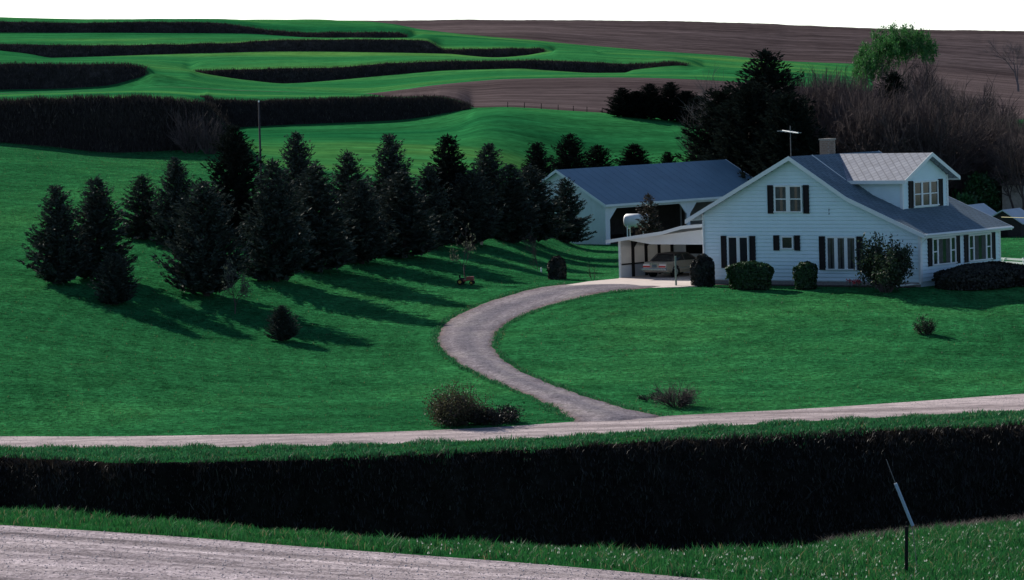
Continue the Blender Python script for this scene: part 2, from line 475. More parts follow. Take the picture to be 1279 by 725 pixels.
# level the ground under the house, its pad and the shed
def smooth01(t):
    t = np.clip(t, 0, 1)
    return t * t * (3 - 2 * t)
hx = (GX - HO.x) * HX.x + (GD - HO.y) * HX.y
hy = (GX - HO.x) * HY.x + (GD - HO.y) * HY.y
dd = np.hypot(np.maximum(np.maximum(-11.5 - hx, hx - 16.0), 0), np.maximum(np.maximum(-1.5 - hy, hy - 12), 0))
wgt = 1 - smooth01(dd / 5.0)
GZ = GZ * (1 - wgt) + (HZ - 0.06) * wgt
BZ = None
BA = math.radians(45)
B0 = at(757, 305, 285)                       # near corner of the machine shed
BZ = B0.z
BXv = Vector((math.cos(BA - 0.024), math.sin(BA - 0.024), 0))     # along its long front, away to the right
BYv = Vector((-BXv.y, BXv.x, 0))                                  # along its gable, away to the left
bx = (GX - B0.x) * BXv.x + (GD - B0.y) * BXv.y
by = (GX - B0.x) * BYv.x + (GD - B0.y) * BYv.y
dd = np.hypot(np.maximum(np.maximum(-1 - bx, bx - 20.0), 0), np.maximum(np.maximum(-4 - by, by - 11), 0))
wgt = 1 - smooth01(dd / 6.0)
GZ = GZ * (1 - wgt) + (BZ - 0.05 + 0.006 * np.clip(bx, 0, 19)) * wgt
NR = GD.shape[0]
GV = np.stack([GX, GD, GZ], -1)

def H(x, d):
    w = 640 + F * x / d
    j = int(np.clip(np.searchsorted(WC, w) - 1, 0, NW - 2))
    t = min(max((w - WC[j]) / (WC[j + 1] - WC[j]), 0), 1)
    return float(np.interp(d, GD[:, j], GZ[:, j]) * (1 - t) + np.interp(d, GD[:, j + 1], GZ[:, j + 1]) * t)
def hit(u, y, dmin=60.0, dmax=1040.0):
    v = ray(u, y)
    d = dmin; prev = None
    while d < dmax:
        g = v[2] * d - H(v[0] * d, d)
        if prev is not None and g <= 0 < prev[1]:
            a, b = prev[0], d
            for _ in range(18):
                m = 0.5 * (a + b)
                if v[2] * m - H(v[0] * m, m) > 0: a = m
                else: b = m
            return Vector((v[0] * b, b, v[2] * b))
        prev = (d, g)
        d += 0.5 if d < 330 else 2
    return None
def ground_at(u, d):
    x = (u - 640) / F * d
    for _ in range(3):
        z = H(x, d)
        uu, _y = proj((x, d, z))
        x += (u - uu) / F * d
    return Vector((x, d, H(x, d)))

vid = np.arange(NR * NW).reshape(NR, NW)
def band_quads(r0, r1, mask=None):
    q = np.stack([vid[r0:r1, :-1], vid[r0:r1, 1:], vid[r0 + 1:r1 + 1, 1:], vid[r0 + 1:r1 + 1, :-1]], -1)
    if mask is not None:
        q = q[:, mask]
    return q.reshape(-1, 4)
GVF = GV.reshape(-1, 3)
def ground_obj(name, quads, mat, label=None, cat=None):
    used, inv = np.unique(quads, return_inverse=True)
    me = mesh_np(name, GVF[used], quads=inv.reshape(-1, 4), mat=mat, smooth=True)
    o = link(name, me)
    o['kind'] = 'structure'
    if label:
        o['label'] = label
        o['category'] = cat
    return o
def bq(a, b, mask=None):
    return band_quads(KROW[a], KROW[b], mask)
ground_obj('near_hillside', bq(0, 1), 'verge', 'grassy slope below the viewpoint', 'ground')
near_road_q = bq(1, 2)
ground_obj('gravel_road', near_road_q, 'gravel', 'wide gravel road crossing the lower left corner', 'road')
verge_q = bq(2, 6)
ground_obj('grass_verge', verge_q, 'verge', 'green grass verge along the nearest gravel road', 'ground')
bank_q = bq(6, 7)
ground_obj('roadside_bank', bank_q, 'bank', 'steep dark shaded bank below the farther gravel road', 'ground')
shoulder_q = bq(7, 8)
ground_obj('grass_shoulder', shoulder_q, 'verge', 'narrow green grass edge on top of the dark bank', 'ground')
far_road_q = bq(8, 9)
ground_obj('gravel_road', far_road_q, 'road_gravel', 'pale gravel road running across in front of the lawn', 'road')
lawn_q = bq(9, 17)
ground_obj('lawn', lawn_q, 'lawn', 'mown green lawn and hillside around the driveway and trees', 'lawn')
wmid = (WC[:-1] + WC[1:]) / 2
west = wmid < 1098
field_q = [bq(18, 20), bq(21, 22), bq(33, 35)] + [bq(k, k + 1, west) for k in (23, 25, 27, 29, 31)]
scrub_q = [bq(k, k + 1, ~west) for k in range(23, 32)]
bank_qs = []
bl = {17: 'tall dark terrace bank at the left, nearest of the terraces', 20: 'dark terrace bank behind the conifer row, below the small ploughed field',
      24: 'short dark terrace bank at the left edge, second terrace up', 26: 'long dark terrace bank above the small ploughed field',
      28: 'long dark terrace bank, second below the skyline', 30: 'dark terrace bank just below the skyline'}
for k, t in bl.items():
    px = (KZ[k + 1] - KZ[k]) * F / KD[k]
    lo, hi = {17: (-9999, 312), 20: (255, 593), 24: (-9999, 191), 26: (214, 866), 28: (-9999, 690), 30: (-9999, 519)}[k]
    wm = (WC[:-1] + WC[1:]) / 2
    thick = ((px[:-1] + px[1:]) / 2 > 1.0) & (wm > lo) & (wm < hi)
    q = bq(k, k + 1, thick)
    bank_qs.append((k, q))
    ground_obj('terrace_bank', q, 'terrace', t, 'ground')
    field_q.append(bq(k, k + 1, (~thick) & (west if k > 22 else True)))
ground_obj('crop_field', np.concatenate(field_q), 'field', 'bright green terraced crop field rolling up to the skyline', 'field')
ground_obj('ploughed_field', bq(22, 23), 'plowed', 'small brown ploughed field curving between green terraces', 'field')
ground_obj('ploughed_field', bq(32, 33), 'plowed', 'large brown ploughed field along the skyline', 'field')

ground_obj('ploughed_field', np.concatenate(scrub_q), 'plowed', 'brown ground beyond the windbreak at the right edge', 'field')
# ------------------------------------------------------------------ driveway ribbon
dl = [(714, 530), (709, 523), (700, 517), (680, 505), (640, 487), (600, 470), (570, 455), (550, 437), (543, 424), (552, 405), (576, 390), (610, 376), (650, 364), (690, 357), (735, 351.5), (772, 349)]
dr = [(836, 523), (824, 519), (800, 514), (765, 505), (720, 491), (680, 476), (650, 462), (629, 447), (619, 431), (625, 414), (645, 399), (680, 385), (720, 374), (760, 366.5), (800, 362), (850, 358.5)]
def resample(pl, n):
    p = np.array(pl, float)
    s = np.concatenate([[0], np.cumsum(np.hypot(*np.diff(p, axis=0).T))])
    q = np.linspace(0, s[-1], n)
    k = np.arange(len(p))
    tk = np.interp(q, s, k)
    return np.stack([pchip1(s, p[:, 0], q), pchip1(s, p[:, 1], q)], -1)
NL = 260
def gpath(pl):
    pts = [hit(u, y, 160, 330) for u, y in pl]
    return resample([(p.x, p.y) for p in pts], NL)
La, Ra = gpath(dl), gpath(dr)
NC = 13
dv = []
for i in range(NL):
    wob = 0.07 * math.sin(i * 0.31) + 0.06 * math.sin(i * 0.83 + 1) + random.uniform(-0.04, 0.04)
    wob2 = 0.07 * math.sin(i * 0.27 + 2) + 0.06 * math.sin(i * 0.71) + random.uniform(-0.04, 0.04)
    for c in range(NC):
        t = c / (NC - 1)
        p = La[i] * (1 - t) + Ra[i] * t
        dirv = (Ra[i] - La[i]) / (np.linalg.norm(Ra[i] - La[i]) + 1e-6)
        p = p + dirv * (wob * (1 - t) - wob2 * t)
        edge = min(t, 1 - t)
        lift = 0.035 + 0.05 * math.sin(math.pi * t) - (0.09 if edge < 0.01 else 0) - 0.02 * math.exp(-((edge - 0.25) / 0.08) ** 2)
        lift -= 0.12 * max(0, 1 - i / 5)
        dv.append((p[0], p[1], H(p[0], p[1]) + lift))
dq = [(i * NC + c, i * NC + c + 1, (i + 1) * NC + c + 1, (i + 1) * NC + c) for i in range(NL - 1) for c in range(NC - 1)]
drive = link('driveway', mesh_np('driveway', dv, quads=dq, mat='drive_gravel', smooth=True))
at_ = drive.data.attributes.new('across', 'FLOAT', 'POINT')
at_.data.foreach_set('value', np.tile(np.linspace(0, 1, NC), NL).astype(np.float32))
tag(drive, 'grey gravel driveway curving from the road up to the carport', 'driveway', kind='structure')

# ------------------------------------------------------------------ grass blades and weeds (uncountable)
def scatter(quads, n, u_range=None, xr=None):
    v = GVF[quads]
    if u_range is not None:
        c = v.mean(1); w = 640 + F * c[:, 0] / c[:, 1]
        k = (w > u_range[0]) & (w < u_range[1])
        v = v[k]
    area = 0.5 * np.linalg.norm(np.cross(v[:, 2] - v[:, 0], v[:, 3] - v[:, 1]), axis=1)
    idx = rng.choice(len(v), n, p=area / area.sum())
    a, b = rng.random((2, n, 1))
    q = v[idx]
    return (q[:, 0] * (1 - a) + q[:, 1] * a) * (1 - b) + (q[:, 3] * (1 - a) + q[:, 2] * a) * b
def blades(name, p, h, wd, lean, mat, per=1, spread=0.05, label=None, cat='grass', bend=True, vary=0.0):
    n = len(p)
    if per > 1:
        p = np.repeat(p, per, 0); n = len(p)
        p = p + np.concatenate([rng.normal(0, spread, (n, 2)), np.zeros((n, 1))], 1)
    hh = h * rng.uniform(0.5, 1.3, (n, 1)) * (1 + vary * fbm(p[:, 0], p[:, 1], 0.5, 9, 4)[:, None]).clip(0.25, 2.5); ww = wd * rng.uniform(0.7, 1.3, (n, 1))
    an = rng.uniform(0, 2 * np.pi, n); la = rng.uniform(0, 2 * np.pi, n)
    side = np.stack([np.cos(an), np.sin(an), np.zeros(n)], -1)
    ld = np.stack([np.cos(la), np.sin(la), np.zeros(n)], -1) * rng.uniform(0, lean, (n, 1)) * hh
    up = np.array([[0, 0, 1.0]])
    a = p - side * ww * 0.5 - up * 0.02; b = p + side * ww * 0.5 - up * 0.02
    if bend:
        c = p + side * ww * 0.35 + ld * 0.35 + up * hh * 0.6
        d = p - side * ww * 0.35 + ld * 0.35 + up * hh * 0.6
        e = p + ld + up * hh
        v = np.stack([a, b, c, d, e], 1).reshape(-1, 3)
        i = np.arange(n)[:, None] * 5
        me = mesh_np(name, v, quads=i + np.array([[0, 1, 2, 3]]), tris=i + np.array([[3, 2, 4]]), mat=mat)
    else:
        v = np.stack([a, b, p + ld + up * hh], 1).reshape(-1, 3)
        i = np.arange(n)[:, None] * 3
        me = mesh_np(name, v, tris=i + np.array([[0, 1, 2]]), mat=mat)
    o = link(name, me)
    tag(o, label, cat, kind='stuff')
    return o
leaf_mat('blade', (0.010, 0.070, 0.025), (0.040, 0.190, 0.068), 0.4, (0.16, 0.13, 0.06), 0.02)
leaf_mat('blade_near', (0.010, 0.080, 0.020), (0.030, 0.150, 0.036), 0.4, (0.18, 0.15, 0.08), 0.035)
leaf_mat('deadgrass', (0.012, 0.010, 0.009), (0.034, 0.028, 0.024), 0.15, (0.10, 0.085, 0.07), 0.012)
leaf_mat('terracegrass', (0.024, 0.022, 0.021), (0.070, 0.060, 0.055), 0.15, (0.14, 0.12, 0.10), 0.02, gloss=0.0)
UR = (-60, 1340)
def keep_far_from_drive(p):
    c = (La + Ra) / 2; hw = np.linalg.norm(Ra - La, axis=1) / 2
    ok = np.ones(len(p), bool)
    for s in range(0, len(p), 20000):
        q = p[s:s + 20000, :2]
        dist = np.linalg.norm(q[:, None] - c[None], axis=2)
        k = dist.argmin(1)
        ok[s:s + 20000] = dist[np.arange(len(q)), k] > hw[k] * 0.95
    hx = (p[:, 0] - HO.x) * HX.x + (p[:, 1] - HO.y) * HX.y
    hy = (p[:, 0] - HO.x) * HY.x + (p[:, 1] - HO.y) * HY.y
    inside = (hx > -10) & (hx < 15.3) & (hy > -0.2) & (hy < 11)
    return ok & ~inside
vq = bq(2, 4)
p = scatter(vq, 24000, UR)
blades('verge_grass', p, 0.13, 0.020, 1.1, 'blade_near', per=4, spread=0.05, vary=1.3, label='green grass blades on the verge beside the nearest road')
p = scatter(bq(2, 3), 500, UR)
p = p[fbm(p[:, 0], p[:, 1], 1.1, 5) > 0.15]
blades('verge_tussocks', p, 0.26, 0.024, 0.9, 'blade_near', per=26, spread=0.10, label='taller grass tussocks scattered on the verge')
p = scatter(shoulder_q, 9000, UR)
pb = scatter(bq(6, 7), 24000, UR)
tp = -15.6 - pb[:, 2]
pb = pb[(tp < 0.6) & (rng.random(len(pb)) < 0.6 * np.exp(-tp / 0.18)) & (fbm(pb[:, 0], pb[:, 1], 1.2, 21, 3) > 0.1)]
p = np.concatenate([p, pb])
blades('shoulder_grass', p, 0.13, 0.035, 1.0, 'blade', per=5, spread=0.10, vary=1.3, label='rough green grass along the top of the dark bank')
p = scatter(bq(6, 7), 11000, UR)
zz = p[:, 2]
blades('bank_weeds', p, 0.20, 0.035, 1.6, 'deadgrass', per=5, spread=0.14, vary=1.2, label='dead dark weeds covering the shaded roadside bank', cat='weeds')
# small white blossoms in the verge
p = scatter(bq(2, 4), 700, (500, 1340)); p[:, 2] += rng.uniform(0.05, 0.16, len(p))
leaf_mat('blossom', (0.5, 0.55, 0.45), (0.75, 0.75, 0.7), 0.3)
blades('verge_blossoms', p, 0.03, 0.03, 0.5, 'blossom', per=2, spread=0.012, label='tiny pale blossoms sprinkled in the near verge grass', cat='flowers', bend=False)
# loose stones on the roads and the driveway
def pebbles(name, p, size, mat, label):
    n = len(p)
    oc = np.array([[1, 0, 0], [-1, 0, 0], [0, 1, 0], [0, -1, 0], [0, 0, 1], [0, 0, -1.0]])
    sc_ = size * rng.uniform(0.4, 1.5, (n, 1, 1)) * rng.uniform(0.6, 1.3, (n, 1, 3))
    v = (oc[None] * sc_ + p[:, None]).reshape(-1, 3)
    t = np.array([[0, 2, 4], [2, 1, 4], [1, 3, 4], [3, 0, 4], [2, 0, 5], [1, 2, 5], [3, 1, 5], [0, 3, 5]])
    o = link(name, mesh_np(name, v, tris=(np.arange(n)[:, None, None] * 6 + t[None]).reshape(-1, 3), mat=mat))
    tag(o, label, 'gravel', kind='stuff')
leaf_mat('stone', (0.20, 0.17, 0.18), (0.55, 0.48, 0.49), 0.0)
pebbles('loose_gravel', scatter(bq(1, 2), 8000, (-60, 1000)), 0.018, 'stone', 'loose stones on the nearest gravel road')
pebbles('loose_gravel', scatter(far_road_q, 9000, UR), 0.016, 'stone', 'loose stones on the farther gravel road')
p = scatter(lawn_q, 110000, UR)
p = p[keep_far_from_drive(p)]
ed = []
for P_, Q_ in ((La, Ra), (Ra, La)):
    dv_ = (P_ - Q_) / np.linalg.norm(P_ - Q_, axis=1)[:, None]
    for i in range(6, NL - 20):
        for _ in range(10):
            q = P_[i] + dv_[i] * rng.normal(0.03, 0.16) + rng.normal(0, 0.08, 2)
            ed.append((q[0], q[1], H(q[0], q[1])))
blades('edge_grass', np.array(ed), 0.10, 0.035, 1.0, 'blade', per=2, spread=0.05, vary=1.0, label='rough grass tufts along both edges of the driveway')
blades('lawn_grass', p, 0.075, 0.035, 0.9, 'blade', per=2, spread=0.06, label='short grass of the lawn and hillside', bend=False)
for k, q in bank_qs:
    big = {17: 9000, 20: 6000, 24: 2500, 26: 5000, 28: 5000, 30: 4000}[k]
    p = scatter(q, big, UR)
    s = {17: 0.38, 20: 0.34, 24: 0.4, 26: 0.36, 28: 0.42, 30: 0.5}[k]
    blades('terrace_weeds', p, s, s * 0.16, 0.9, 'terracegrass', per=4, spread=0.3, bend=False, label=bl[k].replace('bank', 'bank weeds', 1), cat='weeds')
#OBJECTS#
# ------------------------------------------------------------------ object materials
plain('siding', (0.70, 0.84, 0.88), 0.6, 0.05, 0.8)
plain('trim', (0.76, 0.79, 0.79), 0.55, 0.04, 2.0)
plain('shutter', (0.012, 0.010, 0.012), 0.6, 0.3, 6.0)
plain('glass', (0.02, 0.022, 0.026), 0.08, 0.3, 1.5, spec=0.6)
plain('curtain', (0.085, 0.09, 0.085), 0.9, 0.4, 5.0)
plain('painted_shade', (0.010, 0.009, 0.009), 0.9, 0.3, 2.0)  # near-black colour standing in for the shade inside openings
plain('shed_roof', (0.13, 0.22, 0.29), 0.45, 0.12, 0.5, spec=0.3)
plain('shed_wall', (0.72, 0.74, 0.76), 0.6, 0.08, 0.7)
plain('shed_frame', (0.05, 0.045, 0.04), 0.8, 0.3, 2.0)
plain('brick', (0.22, 0.16, 0.13), 0.9, 0.35, 9.0, bdist=0.01)
plain('mortar', (0.25, 0.23, 0.21), 0.9, 0.2, 9.0)
plain('tank_white', (0.80, 0.80, 0.78), 0.45, 0.05, 2.0, spec=0.4)
plain('rust_steel', (0.16, 0.12, 0.10), 0.7, 0.3, 4.0)
plain('post_green', (0.16, 0.22, 0.19), 0.6, 0.2, 6.0)
plain('post_dark', (0.012, 0.012, 0.012), 0.7, 0.3, 8.0)
plain('guard_plastic', (0.32, 0.40, 0.52), 0.5, 0.1, 6.0)
plain('steel_wire', (0.12, 0.12, 0.13), 0.5, 0.2, 6.0)
plain('aluminium', (0.72, 0.72, 0.70), 0.4, 0.1, 4.0, spec=0.5)
plain('bark_pine', (0.035, 0.026, 0.022), 0.95, 0.4, 10.0)
plain('bark_bare', (0.078, 0.058, 0.057), 0.95, 0.35, 6.0)
plain('bark_pale', (0.16, 0.13, 0.12), 0.95, 0.35, 6.0)
plain('pole_wood', (0.06, 0.05, 0.06), 0.9, 0.3, 6.0)
plain('fence_white', (0.72, 0.73, 0.73), 0.6, 0.08, 4.0)
plain('board_wood', (0.50, 0.42, 0.34), 0.8, 0.2, 5.0)
plain('red_paint', (0.24, 0.05, 0.035), 0.5, 0.2, 6.0, spec=0.4)
plain('yellow_paint', (0.42, 0.27, 0.05), 0.5, 0.2, 6.0)
plain('rubber', (0.012, 0.012, 0.012), 0.85, 0.2, 8.0)
plain('car_paint', (0.42, 0.36, 0.29), 0.35, 0.06, 2.0, metal=0.15, spec=0.5)
plain('car_vinyl', (0.13, 0.11, 0.10), 0.55, 0.1, 4.0)
plain('chrome', (0.60, 0.60, 0.60), 0.22, 0.05, 4.0, metal=0.8, spec=0.5)
plain('tail_red', (0.50, 0.025, 0.02), 0.3, 0.1, 4.0, spec=0.5)
plain('tail_white', (0.75, 0.72, 0.68), 0.3, 0.05, 4.0, spec=0.5)
plain('plate', (0.10, 0.14, 0.16), 0.5, 0.2, 9.0)
plain('hut_roof', (0.50, 0.53, 0.58), 0.5, 0.12, 1.5)
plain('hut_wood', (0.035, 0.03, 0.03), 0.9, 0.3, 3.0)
plain('rope_yellow', (0.5, 0.42, 0.2), 0.7, 0.1, 3.0)
plain('soil', (0.05, 0.035, 0.03), 0.95, 0.3, 3.0)
leaf_mat('needles', (0.012, 0.019, 0.015), (0.062, 0.080, 0.070), 0.10, gloss=0.012)
leaf_mat('needles_dark', (0.008, 0.012, 0.010), (0.020, 0.027, 0.022), 0.1, gloss=0.0)
leaf_mat('needles_brown', (0.03, 0.026, 0.02), (0.075, 0.06, 0.045), 0.2)
leaf_mat('hedge_leaf', (0.010, 0.030, 0.010), (0.030, 0.085, 0.024), 0.25)
leaf_mat('hedge_dark', (0.010, 0.011, 0.009), (0.026, 0.028, 0.022), 0.1)
leaf_mat('bush_leaf', (0.012, 0.024, 0.012), (0.045, 0.070, 0.035), 0.25)
leaf_mat('willow_leaf', (0.024, 0.090, 0.024), (0.050, 0.160, 0.042), 0.4)
leaf_mat('bud_leaf', (0.060, 0.075, 0.045), (0.12, 0.14, 0.09), 0.3)
leaf_mat('thicket_leaf', (0.012, 0.050, 0.018), (0.040, 0.130, 0.040), 0.3)
leaf_mat('olive_leaf', (0.026, 0.030, 0.014), (0.085, 0.080, 0.040), 0.3)
leaf_mat('petal_red', (0.45, 0.03, 0.05), (0.70, 0.12, 0.14), 0.3)
leaf_mat('weed_pale', (0.05, 0.042, 0.038), (0.16, 0.13, 0.12), 0.3)
def shingle_mat(name, a, c, sx, diag):
    m, nt, b = nodes_of(name)
    b.inputs['Roughness'].default_value = 0.8
    tc = nt.nodes.new('ShaderNodeTexCoord')
    mp = nt.nodes.new('ShaderNodeMapping')
    mp.inputs['Rotation'].default_value = (0, 0, math.radians(45) if diag else 0)
    br = nt.nodes.new('ShaderNodeTexBrick')
    br.inputs['Scale'].default_value = sx
    br.inputs['Color1'].default_value = (*a, 1)
    br.inputs['Color2'].default_value = (*c, 1)
    br.inputs['Mortar'].default_value = (*[x * 0.72 for x in a], 1)
    br.inputs['Mortar Size'].default_value = 0.03
    if diag:
        br.inputs['Brick Width'].default_value = 0.35
        br.offset = 0
        br.inputs['Row Height'].default_value = 0.35
    nt.links.new(tc.outputs['Object'], mp.inputs[0])
    nt.links.new(mp.outputs[0], br.inputs['Vector'])
    n = noise(nt, 1.1, 5, 0.6)
    r = ramp(nt, [(0.3, (0.85,) * 3), (0.7, (1.12,) * 3)])
    nt.links.new(n.outputs[0], r.inputs[0])
    nt.links.new(mixc(nt, br.outputs['Color'], r.outputs[0], 1.0, 'MULTIPLY'), b.inputs['Base Color'])
    bump(nt, b, br.outputs['Fac'], -0.01)
shingle_mat('roof_shingle', (0.13, 0.19, 0.235), (0.165, 0.23, 0.275), 1.0, False)
shingle_mat('dormer_shingle', (0.29, 0.30, 0.34), (0.36, 0.37, 0.41), 1.0, True)
def translucent_panel(name, col):
    m, nt, b = nodes_of(name)
    nt.nodes.remove(b)
    d = nt.nodes.new('ShaderNodeBsdfDiffuse'); t = nt.nodes.new('ShaderNodeBsdfTranslucent')
    n = noise(nt, 2.0, 4, 0.6)
    r = ramp(nt, [(0.3, tuple(c * 0.9 for c in col)), (0.7, col)])
    nt.links.new(n.outputs[0], r.inputs[0])
    nt.links.new(r.outputs[0], d.inputs[0]); nt.links.new(r.outputs[0], t.inputs[0])
    mx = nt.nodes.new('ShaderNodeMixShader'); mx.inputs[0].default_value = 0.25
    nt.links.new(d.outputs[0], mx.inputs[1]); nt.links.new(t.outputs[0], mx.inputs[2])
    nt.links.new(mx.outputs[0], nt.nodes['Material Output'].inputs[0])
translucent_panel('fibreglass', (0.60, 0.59, 0.58))

# ------------------------------------------------------------------ farmhouse
house = empty('farmhouse', HO, -HA)
tag(house, 'white clapboard farmhouse with dark shutters, long roof and side dormer', 'house')
RX, RZ = 6.75, 7.32          # ridge
KX, KZr = 10.6, 4.98        # kink of the front slope
EXr, EZr = 15.1, 3.12       # wall head, right
EZl = 3.98                  # wall head, left
def roof_z(x):
    pts = [(-2, EZl - 2 * (RZ - EZl) / RX), (RX, RZ), (KX, KZr), (EXr, EZr + 0.05), (18, EZr - 1.3)]
    return float(np.interp(x, [p[0] for p in pts], [p[1] for p in pts]))
WL = 0.42
gw = MB().prism([(WL, -0.7), (HW, -0.7), (HW, EZr - 0.05), (KX, KZr - 0.15), (RX, RZ - 0.15), (WL, EZl + 0.1)], 'y', 0.06, HD - 0.06).build('wall', 'siding', house)
found = MB().box(WL + 0.02, HW - 0.02, -0.012, HD, -0.7, 0.18).build('foundation', 'mortar', house)
# clapboards on the gable
z = 0.2
CS = 0.215
while z < RZ - 0.3:
    z1 = z + CS
    def lim(zz):
        xl = max(WL, (zz - EZl + 0.1) * RX / (RZ - EZl))
        xr = HW if zz < EZr - 0.08 else float(np.interp(-zz, [-RZ + 0.1, -KZr + 0.1, -EZr + 0.08], [RX, KX, HW]))
        return xl, xr
    a0, a1 = lim(z); b0, b1 = lim(min(z1, RZ - 0.18))
    zb = z + 0.035
    MB().hexa([(a0, -0.02, zb), (a1, -0.02, zb), (a1, 0.07, zb), (a0, 0.07, zb)], [(b0, 0.02, z1), (b1, 0.02, z1), (b1, 0.07, z1), (b0, 0.07, z1)]).build('siding_board', 'siding', gw)
    z = z1
z = 0.2
while z < EZr - 0.2:
    z1 = z + CS
    zb = z + 0.035
    MB().hexa([(HW - 0.05, 0.05, zb), (HW + 0.075, 0.05, zb), (HW + 0.075, HD - 0.05, zb), (HW - 0.05, HD - 0.05, zb)],
              [(HW - 0.05, 0.05, z1), (HW + 0.04, 0.05, z1), (HW + 0.04, HD - 0.05, z1), (HW - 0.05, HD - 0.05, z1)]).build('siding_board', 'siding', gw)
    z = z1
for x in (WL, HW):
    MB().box(x - 0.085, x + 0.085, -0.05, 0.12, 0.15, (EZl + 0.15 if x == WL else EZr) - 0.12).build('corner_board', 'trim', house)
MB().box(HW - 0.07, HW + 0.07, HD - 0.12, HD + 0.04, 0.15, EZr - 0.12).build('corner_board', 'trim', house)
# roof: thick sheets
OV = 0.45
def slab(pts, th):
    """pts: (x,z) polyline -> closed section of thickness th below"""
    return pts + [(x, zz - th) for x, zz in pts[::-1]]
rl = MB().prism(slab([(-0.55, roof_z(-0.55)), (RX, RZ)], 0.10), 'y', -OV, HD + OV).build('roof', 'roof_shingle', house)
rr = MB().prism(slab([(RX, RZ), (KX, KZr), (EXr + 0.55, roof_z(EXr + 0.55))], 0.10), 'y', -OV, HD + OV).build('roof', 'roof_shingle', house)
def rake(y0, y1):
    MB().prism([(-0.58, roof_z(-0.58) + 0.02), (RX, RZ + 0.02), (RX, RZ - 0.24), (-0.58, roof_z(-0.58) - 0.22)], 'y', y0, y1).build('rake_board', 'trim', rl)
    p = [(RX, RZ + 0.02), (KX, KZr + 0.02), (EXr + 0.58, roof_z(EXr + 0.58) + 0.02)]
    MB().prism(p + [(x, zz - 0.24) for x, zz in p[::-1]], 'y', y0, y1).build('rake_board', 'trim', rr)
rake(-OV - 0.04, -OV - 0.003)
rake(HD + OV + 0.003, HD + OV + 0.04)
ze = roof_z(EXr + 0.55)
MB().box(EXr + 0.553, EXr + 0.60, -OV, HD + OV, ze - 0.2, ze + 0.01).build('fascia', 'trim', rr)
MB().tube([(EXr + 0.66, -OV, ze - 0.06), (EXr + 0.66, HD + OV, ze - 0.08)], 0.065, 8).build('gutter', 'trim', rr)
MB().box(EXr + 0.02, EXr + 0.54, 0.0, HD, ze - 0.19, ze - 0.16).build('soffit', 'trim', rr)
MB().tube([(EXr + 0.5, -0.06, ze - 0.25), (HW + 0.10, -0.075, ze - 0.6), (HW + 0.03, -0.085, 0.1), (HW - 0.2, -0.6, 0.12), (HW - 1.1, -1.9, 0.02)], 0.05, 8).build('downspout', 'trim', house)
MB().tube([(WL + 0.02, -0.1, EZl), (WL + 0.02, -0.1, 0.1)], 0.05, 8).build('downspout', 'trim', house)
MB().box(9.1, 9.13, -0.01, 0.02, EZl, EZl + 0.4).build('pipe', 'post_dark', house)
# windows on the gable (local x along wall, facing -y)
def window(xs, z0, z1, axis='g', off=-0.03, mat='curtain', rail=False, dark=False):
    """xs: list of (x0,x1) panes side by side; trim frame around, each pane a glass with a curtain behind"""
    fr = MB()
    t = 0.09
    def bx(a0, a1, d0, d1, zz0, zz1):
        if axis == 'g':
            return MB().box(a0, a1, off + d0, off + d1, zz0, zz1)
        return MB().box(off - d1, off - d0, a0, a1, zz0, zz1)
    def addto(mb, *a):
        q = bx(*a); mb.add(q.v, q.f)
    xl, xr = xs[0][0], xs[-1][1]
    addto(fr, xl - t, xr + t, -0.06, 0.05, z1, z1 + t)
    edges = [xl - t] + [e for x in xs for e in x] + [xr + t]
    for i in range(0, len(edges), 2):
        addto(fr, edges[i], edges[i + 1], -0.055, 0.05, z0, z1)
    w = fr.build('window', 'trim', house)
    bx(xl - t - 0.04, xr + t + 0.04, -0.10, 0.05, z0 - 0.07, z0).build('sill', 'trim', w)
    for a, b in xs:
        bx(a, b, -0.012, 0.0, z0, z1).build('pane', 'glass', w)
        if axis == 's' and not rail and b - a < 0.6:
            bx(a, b, -0.04, -0.019, (z0 + z1) / 2 - 0.03, (z0 + z1) / 2 + 0.03).build('meeting_rail', 'trim', w)
        elif not dark:
            m = (b - a)
            bx(a + 0.03, a + m * 0.40, -0.018, -0.0135, z0 + 0.03, z1 - 0.03).build('curtain', 'curtain', w)
            bx(a + m * 0.66, b - 0.03, -0.018, -0.0135, z0 + 0.03, z1 - 0.03).build('curtain', 'curtain', w)
        if rail:
            zm = (z0 + z1) / 2
            bx(a, b, -0.04, -0.019, zm - 0.03, zm + 0.03).build('meeting_rail', 'trim', w)
    return w
def shutter(a, b, z0, z1, axis='g', off=-0.03):
    mb = MB()
    def bx(a0, a1, d0, d1, zz0, zz1):
        if axis == 'g':
            mb.box(a0, a1, off + d0, off + d1, zz0, zz1)
        else:
            mb.box(off - d1, off - d0, a0, a1, zz0, zz1)
    bx(a, a + 0.05, -0.05, 0.04, z0, z1); bx(b - 0.05, b, -0.05, 0.04, z0, z1)
    bx(a + 0.05, b - 0.05, -0.045, 0.04, z0, z0 + 0.07); bx(a + 0.05, b - 0.05, -0.045, 0.04, z1 - 0.07, z1)
    bx(a + 0.04, b - 0.04, -0.02, 0.03, z0 + 0.02, z1 - 0.02)
    n = int((z1 - z0) / 0.09)
    for i in range(n):
        zz = z0 + 0.07 + (z1 - z0 - 0.14) * i / n
        bx(a + 0.05, b - 0.05, -0.035, 0.03, zz, zz + 0.05)
    return mb.build('shutter', 'shutter', house)
window([(5.52, 6.25), (6.52, 7.25)], 4.18, 5.58, rail=True); shutter(4.97, 5.34, 4.05, 5.68); shutter(7.42, 7.79, 4.05, 5.68)
window([(2.18, 2.74), (2.95, 3.49)], 0.98, 2.66, dark=True); shutter(1.64, 1.99, 0.9, 2.76); shutter(3.65, 4.02, 0.9, 2.76)
window([(5.92, 6.58)], 2.08, 2.68, dark=True); shutter(5.3, 5.68, 1.93, 2.8); shutter(6.74, 7.10, 1.93, 2.8)
